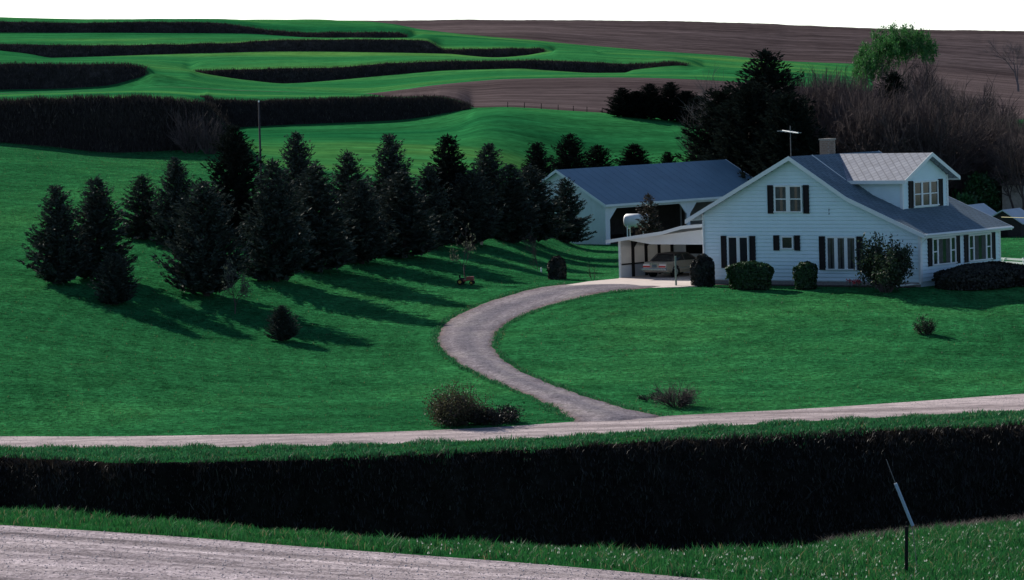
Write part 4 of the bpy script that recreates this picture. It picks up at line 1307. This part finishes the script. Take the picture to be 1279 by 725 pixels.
b = ground_at(812, 250)
place_conifer(7, b, (proj(b)[1] - 241) / F * b.y, 44 / F * b.y, 'thin sparse young conifer beside the white fuel tank', 'small lawn conifers')
# distant conifers by the small ploughed field
for u, yb, yt, w_, lab in [(778, 146, 110, 34, 'leftmost of the dark conifers right of the small ploughed field'), (796, 147, 114, 34, 'second dark conifer by the ploughed field, slightly shorter'), (813, 149, 105, 36, 'pointed dark conifer in the middle of the clump by the ploughed field'),
                         (838, 151, 103, 36, 'tallest conifer of the clump by the ploughed field'), (858, 153, 114, 34, 'right-hand conifer of the clump by the ploughed field'), (874, 156, 120, 34, 'conifer at the right end of the clump, nearest the windbreak')]:
    b = hit(u, yb, 330, 450) or ground_at(u, 395)
    place_conifer(random.choice((6, 8)), b, (yb - yt) / F * b.y, w_ * 1.4 / F * b.y, lab, 'dark conifers by the small ploughed field')
# evergreens in the windbreak behind the house
for u, dist, yt, w_, k, lab in [(962, 312, 65, 140, 6, 'tallest pointed dark evergreen rising behind the house gable'), (908, 318, 112, 118, 8, 'broad dark evergreen at the left end of the windbreak'),
                                (940, 306, 104, 124, 8, 'dark evergreen between the tall pointed one and the windbreak end'), (988, 300, 118, 116, 8, 'shorter dark evergreen behind the antenna'), (1118, 330, 90, 84, 5, 'dark evergreen in the bare thicket below the green willow')]:
    b = ground_at(u, dist)
    place_conifer(k, b, (proj(b)[1] - yt) / F * dist, w_ / F * dist, lab, 'evergreens in the windbreak behind the house')

# ------------------------------------------------------------------ bare trees behind the house
GB = 'bare trees of the windbreak behind the house'
bl_ = [(912, 345, 76, 3, 'pale', 'pale bare tree at the left end of the windbreak behind the evergreens'),
       (888, 335, 128, 3, None, 'small bare tree at the left foot of the windbreak'),
       (1002, 348, 78, 2, None, 'bare tree just right of the tallest evergreen'), (1022, 326, 76, 3, None, 'many-stemmed bare tree above the house chimney'),
       (1048, 345, 72, 3, None, 'bare tree standing above the dormer ridge'), (1072, 330, 86, 3, None, 'bushy bare tree in front of the willow, left side'),
       (1095, 318, 130, 3, None, 'low bare thicket tree behind the dormer peak'), (1140, 352, 56, 3, None, 'bare tree rising into the right half of the green willow'),
       (1166, 345, 70, 3, None, 'bare tree right of the willow with dense upper twigs'), (1190, 352, 68, 4, None, 'bare tree right of the willow against the brown field'),
       (1205, 322, 92, 3, None, 'spreading bare tree above the right end of the house roof'), (1238, 330, 112, 2, None, 'bare tree at the right above the small huts'),
       (1170, 312, 150, 3, None, 'low bare bush just behind the dormer gable'), (1262, 345, 150, 3, None, 'low bare bush at the right picture edge below the pale track'),
       (1130, 310, 140, 2, None, 'low bare bush behind the dormer roof middle'), (1040, 335, 112, 3, None, 'bare bush directly behind the chimney'), (1012, 342, 96, 3, None, 'bare bush at the right flank of the tall dark evergreen')]
for u, dist, yt, k, col_, lab in bl_:
    b = ground_at(u, dist)
    place_bare(k, b, (proj(b)[1] - yt) / F * dist, lab, GB, mat='bark_pale' if col_ else None)
b = ground_at(1272, 560)
place_bare(0, b, (proj(b)[1] - 44) / F * 560, 'lone bare tree at the right edge against the brown skyline field', GB, mat='bark_pale')
# greening willow
b = ground_at(1120, 380)
ht = (proj(b)[1] - 38) / F * 380
mb, ends, zm, rd = bare_tree(31, Ht=11, levels=5, spread=0.7, up=0.1)
wil = empty('willow_tree', b)
link('branches', mb.mesh('branches', 'bark_bare'), wil)
wsx = 96 / F * 380 / (2 * rd * 0.85)
wil.scale = (wsx, wsx, ht / zm)
r = np.random.default_rng(31)
E = []
for cx, cz, cr_, cn in [(-2.4, 0.76, 1.5, 60), (-1.0, 0.88, 1.6, 80), (0.8, 0.92, 1.7, 90), (2.4, 0.87, 1.5, 70), (3.2, 0.78, 1.0, 36), (-3.1, 0.68, 1.2, 50), (0.0, 0.80, 1.6, 60), (-3.3, 0.58, 1.0, 36), (-2.0, 0.64, 1.2, 44), (-3.2, 0.50, 0.7, 16)]:
    for _ in range(cn):
        q = r.normal(size=3); q /= np.linalg.norm(q); q *= cr_ * r.random() ** 0.4
        E.append((Vector((cx / wsx + q[0] / wsx, r.normal(0, 1.2) / wsx + q[1] / wsx, cz * zm + q[2] / (ht / zm) * 0.9)), None))
link('crown', quad_mesh('crown', leaves_at(E, 26000, 0.22, 0.20, 5, 0.12), 'willow_leaf'), wil)
tag(wil, 'rounded willow with fresh bright green leaves above the bare windbreak', 'tree')
# tangled thicket under the bare trees: nobody could count its stems
def mesh_arrays(mb):
    v = np.array(mb.v); q = np.array([f for f in mb.f if len(f) == 4]); return v, q
TV = [mesh_arrays(bare_tree(sd, Ht=6.0, stems=6, levels=4, r0=0.07, spread=0.75, twig=0.016)[0]) for sd in (51, 52, 53)]
vs, qs, nv = [], [], 0
for i in range(110):
    u = rng.uniform(985, 1300)
    dist = rng.uniform(298 if u > 1060 else 325, 352)
    yt = float(np.interp(u, [885, 940, 1000, 1060, 1110, 1160, 1220, 1300], [150, 130, 78, 76, 92, 80, 94, 140])) + rng.uniform(-3, 54)
    g = ground_at(u, dist)
    v, q = TV[i % 3]
    h = max(2.0, (proj(g)[1] - yt) / F * dist) / v[:, 2].max()
    a = rng.uniform(0, 6.28); sx_ = h * rng.uniform(0.75, 1.1)
    c_, s_ = math.cos(a), math.sin(a)
    vs.append(np.stack([(v[:, 0] * c_ - v[:, 1] * s_) * sx_ + g.x, (v[:, 0] * s_ + v[:, 1] * c_) * sx_ + g.y, v[:, 2] * h + g.z], -1))
    qs.append(q + nv); nv += len(v)
th = link('bare_thicket', mesh_np('bare_thicket', np.concatenate(vs), quads=np.concatenate(qs), mat='bark_bare'))
tag(th, 'dense tangle of bare brown brush filling the windbreak behind the house', 'thicket', kind='stuff')
# leafy undergrowth under the windbreak
def undergrowth(u, dist, wpx, hpx, mat, lab, n=900, name='undergrowth_bush'):
    b = ground_at(u, dist)
    o = empty(name, b)
    W_, H_ = wpx / F * dist, hpx / F * dist
    r = np.random.default_rng(int(u * 7 + dist))
    th = r.uniform(0, 6.28, n); rr_ = np.sqrt(r.random(n)); hz = r.random(n)
    E = [(Vector((math.cos(t) * q * W_ / 2 * math.sqrt(max(0.05, 1 - h * h)), math.sin(t) * q * W_ / 2 * math.sqrt(max(0.05, 1 - h * h)), h * H_)), None) for t, q, h in zip(th, rr_, hz)]
    link('foliage', quad_mesh('foliage', leaves_at(E, n * 3, 0.30, 0.10, int(u)), mat), o)
    st = MB()
    for i in range(12):
        a = r.uniform(0, 6.28); q = r.uniform(0.2, 0.9) * W_ / 2
        st.tube([(0, 0, -0.1), (math.cos(a) * q * 0.4, math.sin(a) * q * 0.4, H_ * 0.4), (math.cos(a) * q, math.sin(a) * q, H_ * r.uniform(0.6, 1.0))], [0.03, 0.02, 0.008], 3, cap=False)
    link('stems', st.mesh('stems', 'bark_bare'), o)
    tag(o, lab, 'bush', 'leafy bushes under the windbreak')
undergrowth(1225, 300, 50, 50, 'thicket_leaf', 'leafy green bush above the small huts at right')
undergrowth(1258, 306, 46, 46, 'thicket_leaf', 'leafy green bush at the right edge above the small huts')
undergrowth(1205, 290, 36, 30, 'thicket_leaf', 'small green bush just right of the dormer')
undergrowth(1135, 300, 60, 60, 'thicket_leaf', 'green-tinged bush hidden in the thicket behind the dormer', 500)

# ------------------------------------------------------------------ clipped hedges and shrubs
def clipped(name, base, W_, D_, H_, mat, lab, n=5000, p=3.2, rz=-HA, leaf=0.07, rough=0.06, group=None, inner='hedge_core'):
    o = empty(name, base, rz)
    r = np.random.default_rng(int(abs(base[0]) * 100) + n)
    d = r.normal(size=(n, 3)); d /= np.linalg.norm(d, axis=1)[:, None]
    d[:, 2] = np.abs(d[:, 2]) * 1.0
    k = (np.abs(d[:, 0]) ** p + np.abs(d[:, 1]) ** p + np.abs(d[:, 2]) ** p) ** (-1 / p)
    s_ = d * k[:, None]
    bumpy = 1 + rough * (np.sin(s_[:, 0] * 7 + 1) * np.sin(s_[:, 1] * 6) + np.sin(s_[:, 2] * 8 + s_[:, 0] * 4)) - 0.12 * r.random(n) ** 2
    P = s_ * bumpy[:, None] * np.array([W_ / 2, D_ / 2, H_ * 0.62]) + np.array([0, 0, H_ * 0.38])
    low = r.random(n) < 0.3
    P[low, 2] = r.uniform(0.02, H_ * 0.4, low.sum())
    hz = np.linalg.norm(s_[low, :2], axis=1)[:, None] + 1e-6
    P[low, :2] = s_[low, :2] / hz * np.array([W_ / 2, D_ / 2]) * (0.93 + 0.07 * r.random((low.sum(), 1)))
    ang = np.abs(np.sin(np.arctan2(s_[low, 1], s_[low, 0]) * 2)) 
    E = [(Vector(q), None) for q in P]
    nn = d + r.normal(0, 0.6, (n, 3))
    dd_ = np.cross(nn, r.normal(size=(n, 3))); dd_ /= np.linalg.norm(dd_, axis=1)[:, None]
    ss = np.cross(nn, dd_); ss /= np.linalg.norm(ss, axis=1)[:, None]
    l = leaf * r.uniform(0.6, 1.4, (n, 1)) * 1.6
    Q = np.stack([P - dd_ * l * 0.5, P + ss * l * 0.4, P + dd_ * l * 0.5, P - ss * l * 0.4], 1)
    link('foliage', quad_mesh('foliage', Q, mat), o)
    cm = MB()
    m1, m2 = 14, 7
    rings = []
    for j in range(m2 + 1):
        f = j / m2
        zz = H_ * 0.93 * f; sc_ = 0.93 if f < 0.35 else 0.93 * max(0.05, (1 - ((f - 0.35) / 0.66) ** p)) ** (1 / p)
        rings.append([(math.cos(6.283 * q / m1) * W_ / 2 * sc_, math.sin(6.283 * q / m1) * D_ / 2 * sc_, zz - 0.05) for q in range(m1)])
    section_loft(cm, rings)
    cm.build('twigs', 'needles_dark', o, smooth=True)  # solid dark core, not stems: shade between the leaves put into colour
    tag(o, lab, 'bush', group)
    return o
def hb(X, Y): return HO + HX * X + HY * Y + Vector((0, 0, -0.04))
def hbase(u, y):
    q = on_plane(u, y, HZ); return q
GS = 'clipped shrubs along the gable wall'
sc = 22.0
clipped('clipped_shrub', hbase(878, 357), 30 / sc, 30 / sc, 38 / sc, 'hedge_dark', 'dark rounded bush at the left corner of the house by the car', 4000, 2.3, group=GS)
clipped('clipped_hedge', hbase(937, 360.5), 60 / sc, 1.3, 32 / sc, 'hedge_leaf', 'wide box-clipped hedge below the left ground-floor window', 8000, 4.0, group=GS)
clipped('clipped_shrub', hbase(1006.5, 360), 27 / sc, 27 / sc, 31 / sc, 'hedge_leaf', 'small rounded clipped shrub below the little square window', 3500, 3.2, group=GS)
q = hb(HW + 2.4, 2.6); q.z = H(q.x, q.y) - 0.05
clipped('spreading_hedge', q, 4.0, 7.6, 1.25, 'hedge_dark', 'long low dark hedge along the right side of the house', 12000, 2.2, leaf=0.09)
q = hb(HW + 4.2, 6.6); q.z = H(q.x, q.y) - 0.05
clipped('spreading_hedge', q, 3.8, 6.8, 1.05, 'hedge_dark', 'low dark hedge at the right picture edge below the white fence', 9000, 2.2, leaf=0.09)
def shrub(name, base, W_, H_, lab, mat='bush_leaf', nleaf=2500, leaf=0.11, seed=1, stems=16, bark='bark_bare', levels=2, cat='bush', group=None, up=0.2, fill=0.06):
    r = random.Random(seed)
    mb, ends = MB(), []
    def grow(p, d, L, rad, lv):
        q = p + d * L * 0.5 + Vector((r.gauss(0, 0.04), r.gauss(0, 0.04), 0)) * L
        e = p + d * L
        mb.tube([p, q, e], [rad, rad * 0.8, rad * 0.4], 3, cap=False)
        ends.append((q, d)); ends.append((e, d))
        if lv:
            for _ in range(4):
                t = r.uniform(0.3, 1)
                nd = (d + Vector((r.gauss(0, 0.45), r.gauss(0, 0.45), r.gauss(up, 0.3)))).normalized()
                grow(p.lerp(e, t), nd, L * r.uniform(0.4, 0.65), rad * 0.55, lv - 1)
    for i in range(stems):
        a = r.uniform(0, 6.28); sp = r.uniform(0.05, 1.0) ** 0.7 * 1.5
        d = Vector((math.cos(a) * sp, math.sin(a) * sp, r.uniform(0.45, 1.1))).normalized()
        grow(Vector((math.cos(a) * 0.12, math.sin(a) * 0.12, -0.05)), d, 0.55 * r.uniform(0.7, 1.15), 0.016, levels)
    zm = max(v[2] for v in mb.v); rd = sorted(math.hypot(v[0], v[1]) for v in mb.v)[int(len(mb.v) * 0.97)]
    fx, fz = W_ / 2 / rd, H_ / zm
    mb.v = [(x * fx, y * fx, z * fz) for x, y, z in mb.v]
    ends = [(Vector((e.x * fx, e.y * fx, e.z * fz)), d) for e, d in ends]
    o = empty(name, base)
    link('stems', mb.mesh('stems', bark), o)
    if nleaf:
        link('foliage', quad_mesh('foliage', leaves_at(ends, nleaf, leaf, fill, seed), mat), o)
    tag(o, lab, cat, group)
    return o
GL = 'free-standing shrubs on the lawn'
shrub('leafy_shrub', hbase(1107, 362), 74 / 22.4, 66 / 22.4, 'large dark leafy bush in front of the gable right of the triple window', nleaf=9500, leaf=0.17, seed=3, stems=34, fill=0.14)
b = pos(571, 531)
shrub('leafy_shrub', b, 78 / F * b.y, 62 / F * b.y, 'twiggy olive shrub beside the road left of the driveway mouth', 'olive_leaf', 9000, 0.085, 4, 60, group=GL, fill=0.2)
b = pos(618, 529)
shrub('low_shrub', b, 80 / F * b.y, 24 / F * b.y, 'low dark shrub spreading right of the twiggy roadside shrub', 'hedge_dark', 5000, 0.10, 5, 40, group=GL, fill=0.1)
b = pos(846, 508)
shrub('bare_shrub', b, 60 / F * b.y, 36 / F * b.y, 'reddish bare shrub on the right lawn near the driveway mouth', mat='weed_pale', nleaf=2600, leaf=0.05, seed=6, stems=44, levels=3, group=GL, up=0.05, fill=0.12)
b = pos(812, 500)
shrub('low_weeds', b, 46 / F * b.y, 10 / F * b.y, 'low dark weeds left of the reddish bare shrub', 'hedge_dark', 500, 0.07, 16, 20, group=GL)
b = pos(1157, 418)
shrub('leafy_shrub', b, 26 / F * b.y, 25 / F * b.y, 'small round dark shrub alone on the right lawn', 'bush_leaf', 2200, 0.08, 7, 26, group=GL, fill=0.08)
b = pos(696, 349)
clipped('clipped_shrub', b, 23 / F * b.y, 23 / F * b.y, 28 / F * b.y, 'hedge_dark', 'round dark shrub on the lawn left of the concrete pad', 2500, 2.3, group=GL)
b = pos(741, 350)
shrub('young_shrub', b, 20 / F * b.y, 22 / F * b.y, 'tiny pale green sapling beside the concrete pad', 'thicket_leaf', 160, 0.07, 8, 5, levels=1, group=GL)
# flowers by the wall
for u, y, lab in [(1066, 358, 'small clump of red tulips left of the large bush'), (1073, 360, 'second clump of red flowers at the foot of the large bush')]:
    b = hbase(u, y)
    o = empty('flower_clump', b)
    r = random.Random(u)
    st = MB(); E = []
    for i in range(12):
        x, y_ = r.gauss(0, 0.14), r.gauss(0, 0.14); h = r.uniform(0.25, 0.42)
        st.tube([(x, y_, -0.03), (x * 1.1, y_ * 1.1, h)], 0.010, 3, cap=False); E.append((Vector((x * 1.1, y_ * 1.1, h)), None))
    link('stems', st.mesh('stems', 'hedge_leaf'), o)
    link('blossoms', quad_mesh('blossoms', leaves_at(E, 90, 0.10, 0.025, u), 'petal_red'), o)
    tag(o, lab, 'flowers', 'red flowers by the gable wall')
# soil bed along the gable
bed = MB().box(0.3, HW - 0.3, -0.9, -0.02, -0.10, -0.02)
bo_ = bed.build('flower_bed', 'soil'); bo_.location = HO; bo_.rotation_euler = (0, 0, -HA)
tag(bo_, 'narrow dark soil bed along the foot of the gable wall', 'flower bed', kind='structure')
# young lawn trees
GY = 'young deciduous trees on the lawn'
def young(u, yb, yt, wpx, lab, leafy, seed, k):
    b = pos(u, yb)
    mb, ends, zm, rd = bare_tree(seed, Ht=3.2, levels=4, spread=0.8, twig=0.012, r0=0.05)
    o = empty('young_tree', b)
    h = (yb - yt) / F * b.y; sx = wpx / F * b.y / (2 * rd * 0.85)
    o.scale = (sx, sx, h / zm)
    link('branches', mb.mesh('branches', 'bark_bare'), o)
    if leafy:
        link('crown', quad_mesh('crown', leaves_at([e for e in ends if e[0].z > zm * 0.3], leafy, 0.12, 0.08, seed), 'bud_leaf'), o)
    tag(o, lab, 'tree', GY)
young(293, 392, 322, 46, 'young tree with pale budding crown among the left shadows', 500, 41, 0)
young(580, 352, 282, 46, 'thin young tree with the red tractor at its foot', 160, 42, 0)
young(671, 330, 290, 36, 'thin bare young tree in front of the conifers left of the shed', 0, 43, 0)
young(672, 340, 300, 20, 'smallest bare sapling beside the round dark lawn shrub', 0, 44, 0)

# ------------------------------------------------------------------ small things
# garden tractor
b = pos(582, 356)
tr = empty('garden_tractor', b, math.radians(-12))
tr.scale = (0.78, 0.78, 0.78)
tag(tr, 'small red garden tractor parked on the lawn under the thin tree', 'tractor')
MB().box(0.05, 0.62, -0.2, 0.2, 0.32, 0.62).build('hood', 'red_paint', tr, bevel=0.04)
MB().box(-0.5, 0.1, -0.24, 0.24, 0.28, 0.42).build('chassis', 'red_paint', tr, bevel=0.02)
MB().box(-0.45, -0.1, -0.17, 0.17, 0.45, 0.52).box(-0.5, -0.43, -0.17, 0.17, 0.5, 0.78).build('seat', 'rubber', tr, bevel=0.02)
MB().tube([(0.05, 0, 0.6), (-0.08, 0, 0.82)], 0.02, 6).tube([(-0.08, -0.15, 0.80), (-0.10, 0, 0.86), (-0.08, 0.15, 0.80)], 0.02, 5).build('steering_wheel', 'rubber', tr)
for x, rad, wy in ((-0.38, 0.24, 0.32), (0.48, 0.16, 0.27)):
    for s_ in (-1, 1):
        w = MB().tube([(x, s_ * (wy - 0.07), rad), (x, s_ * (wy + 0.07), rad)], rad, 14).build('wheel', 'rubber', tr)
        MB().tube([(x, s_ * (wy + 0.071), rad), (x, s_ * (wy + 0.085), rad)], rad * 0.5, 10).build('rim', 'yellow_paint', w)
# leaning board and panel by the conifers
b = pos(601, 306)
o = MB().hexa([(-0.10, -0.03, -0.05), (0.10, -0.03, -0.05), (0.10, 0.03, -0.05), (-0.10, 0.03, -0.05)], [(0.10, 0.2, 0.85), (0.30, 0.2, 0.85), (0.30, 0.26, 0.85), (0.10, 0.26, 0.85)]).build('leaning_board', 'board_wood')
o.location = b
tag(o, 'pale wooden board leaning at the foot of the conifers', 'board')
b = pos(713, 300)
o = MB().hexa([(0.25, -0.2, -0.05), (0.45, -0.2, -0.05), (0.45, 0.2, -0.05), (0.25, 0.2, -0.05)], [(-0.25, -0.2, 0.7), (-0.12, -0.2, 0.7), (-0.12, 0.2, 0.7), (-0.25, 0.2, 0.7)]).build('playground_slide', 'guard_plastic')
o.location = b
tag(o, 'pale blue panel leaning by the young conifer at the shed gable', 'panel')
b = pos(676, 340)
o = MB().box(-0.05, 0.05, -0.05, 0.05, -0.05, 0.22).prism([(-0.07, 0.22), (0.07, 0.22), (0.0, 0.3)], 'y', -0.07, 0.07).build('lawn_stake', 'tank_white')
o.location = b
tag(o, 'tiny white stake on the lawn left of the round dark shrub', 'stake')
# utility pole
b = ground_at(327, 262)
ph = (proj(b)[1] - 128) / F * 262
up_ = empty('utility_pole', b)
tag(up_, 'slender wooden utility pole rising among the left conifers', 'utility pole')
MB().tube([(0, 0, -0.4), (0.02, 0, ph)], [0.09, 0.06], 8).build('pole', 'pole_wood', up_)
MB().box(-0.28, -0.12, -0.1, 0.1, ph * 0.42, ph * 0.42 + 0.5).build('meter_box', 'pole_wood', up_)
MB().tube([(0.02, 0, ph), (0.02, 0, ph + 0.12)], 0.05, 8).build('insulator', 'tank_white', up_)
# roadside T-post and slanted guy guard at lower right
b = hit(1132, 718, 70, 130)
o = MB().box(-0.02, 0.02, -0.02, 0.02, -0.3, 61 / F * b.y).box(-0.035, 0.035, -0.028, -0.02, -0.3, 61 / F * b.y)
for i in range(9):
    o.box(-0.015, 0.015, -0.04, -0.028, 0.1 + i * 0.12, 0.13 + i * 0.12)
o = o.build('steel_fence_post', 'post_dark')
o.location = b; o.rotation_euler = (0, math.radians(1.5), 0)
tag(o, 'short dark steel fence post in the grass at lower right', 'post')
top = at(1139, 656, b.y + 1.0)
gb = ground_at(1147, b.y + 1.0)
gy = empty('guy_wire', gb)
tag(gy, 'slanted guy wire with pale blue plastic guard above the short dark post', 'guy wire')
L0 = Vector((0, 0, -0.15))
def rel(u, y): return at(u, y, b.y + 1.0) - gb
MB().tube([L0, rel(1139, 656), rel(1118, 603), rel(1107, 574)], 0.008, 5).build('wire', 'steel_wire', gy)
MB().tube([rel(1140, 657), rel(1118.5, 604)], 0.034, 8).build('guard', 'guard_plastic', gy)
# dead weeds behind the crest at lower right
pts = []
for i in range(1500):
    u = rng.uniform(1030, 1345); 
    q = ground_at(u, float(np.interp(u, [950, 1060, 1279], [89, 95, 106])) + rng.uniform(0.2, 5.0))
    pts.append(list(q))
blades('dry_weeds', np.array(pts), 0.28, 0.016, 1.0, 'weed_pale', per=6, spread=0.10, label='dry brown weeds along the ditch at lower right', cat='weeds')
# huts at the right edge
for u, y, lab, w_ in [(1217, 262, 'left of the two small pale-roofed huts beyond the house', 2.6), (1262, 272, 'right of the two small pale-roofed huts, at the picture edge', 2.8)]:
    b = ground_at(u, 276 if u < 1240 else 268)
    hu = empty('livestock_hut', b, math.radians(-30))
    tag(hu, lab, 'hut', 'small livestock huts beyond the house')
    MB().prism([(-w_ / 2, 0), (w_ / 2, 0), (w_ / 2, 0.9), (0.1, 1.75), (-w_ / 2, 1.0)], 'y', -1.4, 1.4).build('body', 'hut_wood', hu)
    MB().prism([(-w_ / 2 - 0.15, 0.95), (0.1, 1.80), (0.1, 1.88), (-w_ / 2 - 0.15, 1.03)], 'y', -1.6, 1.6).build('roof', 'hut_roof', hu)
    MB().prism([(0.1, 1.80), (w_ / 2 + 0.2, 0.85), (w_ / 2 + 0.2, 0.93), (0.1, 1.88)], 'y', -1.6, 1.6).build('roof', 'hut_roof', hu)
    MB().box(-0.4, 0.4, -1.43, -1.40, 0.0, 0.85).build('doorway_shade', 'painted_shade', hu)  # black slab on the solid front, painted shade of an open door
b = ground_at(1272, 300)
o = empty('small_shed', b, -HA)
tag(o, 'tiny weathered grey shed at the right edge above the huts', 'shed')
sz_ = (proj(b)[1] - 224) / F * 300
MB().box(-0.9, 0.9, -0.9, 0.9, -0.2, sz_ * 0.85).build('wall', 'board_wood', o)
MB().prism([(-1.1, sz_ * 0.83), (1.1, sz_ * 0.83), (0, sz_)], 'y', -1.1, 1.1).build('roof', 'rust_steel', o)
# cable and white fence at right
p0, p1 = at(1251, 271.5, 236), at(1330, 273, 230)
c = MB().tube([p0, (p0 + p1) / 2 - Vector((0, 0, 0.03)), p1], 0.025, 5).build('cable', 'rope_yellow')
tag(c, 'thin yellowish cable stretched right of the house eave', 'cable')
fb0, fb1 = ground_at(1246, 230), ground_at(1345, 222)
fe = empty('white_fence', fb0, math.atan2(fb1.y - fb0.y, fb1.x - fb0.x))
tag(fe, 'white board fence with slanted braces right of the house', 'fence')
fl = (fb1 - fb0).length
hs = (proj(fb0)[1] - 321) / F * 230
for i in range(4):
    x = fl * i / 3
    MB().box(x - 0.05, x + 0.05, -0.05, 0.05, -0.2, hs + 0.03).build('post', 'fence_white', fe)
for zz in (hs - 0.14, hs * 0.62 - 0.06, hs * 0.25):
    MB().box(-0.02, fl, -0.075, -0.052, zz, zz + 0.12).build('rail', 'fence_white', fe)
for i in range(3):
    x = fl * i / 3
    MB().hexa([(x + 0.2, -0.10, 0.1), (x + 0.32, -0.10, 0.1), (x + 0.32, -0.077, 0.1), (x + 0.2, -0.077, 0.1)], [(x + 1.0, -0.10, hs), (x + 1.12, -0.10, hs), (x + 1.12, -0.077, hs), (x + 1.0, -0.077, hs)]).build('brace', 'fence_white', fe)
# fence posts by the small ploughed field
for i, u in enumerate((634, 655, 676, 697, 716, 733, 752)):
    y = float(np.interp(u, [625, 700, 780], [133.6, 138.6, 143.6]))
    b = ground_at(u, 404.5)
    o = MB().tube([(0, 0, -0.2), (0.03, 0, 0.55), (0.03, 0, 0.58)], [0.045, 0.04, 0.02], 6).build('fence_post', 'post_dark')
    o.location = b
    tag(o, 'dark fence post below the small ploughed field, number %d from its left end' % (i + 1), 'post', 'fence posts below the small ploughed field')
    o['label'] = ['leftmost', 'second', 'third', 'fourth', 'fifth', 'sixth', 'rightmost'][i] + ' dark fence post along the lower edge of the small ploughed field'
# brushy growth at the end of the nearest terrace
for u, dist, wpx, hpx, lab in [(238, 301, 60, 50, 'greyish brush at the right end of the nearest terrace bank'), (262, 300, 44, 46, 'grey brush beside the left conifers at the terrace end')]:
    b = ground_at(u, dist)
    shrub('brush_thicket', b, wpx / F * dist, hpx / F * dist + 1.0, lab, nleaf=0, seed=int(u), stems=40, levels=2, cat='bush', group='brush on the terrace bank')
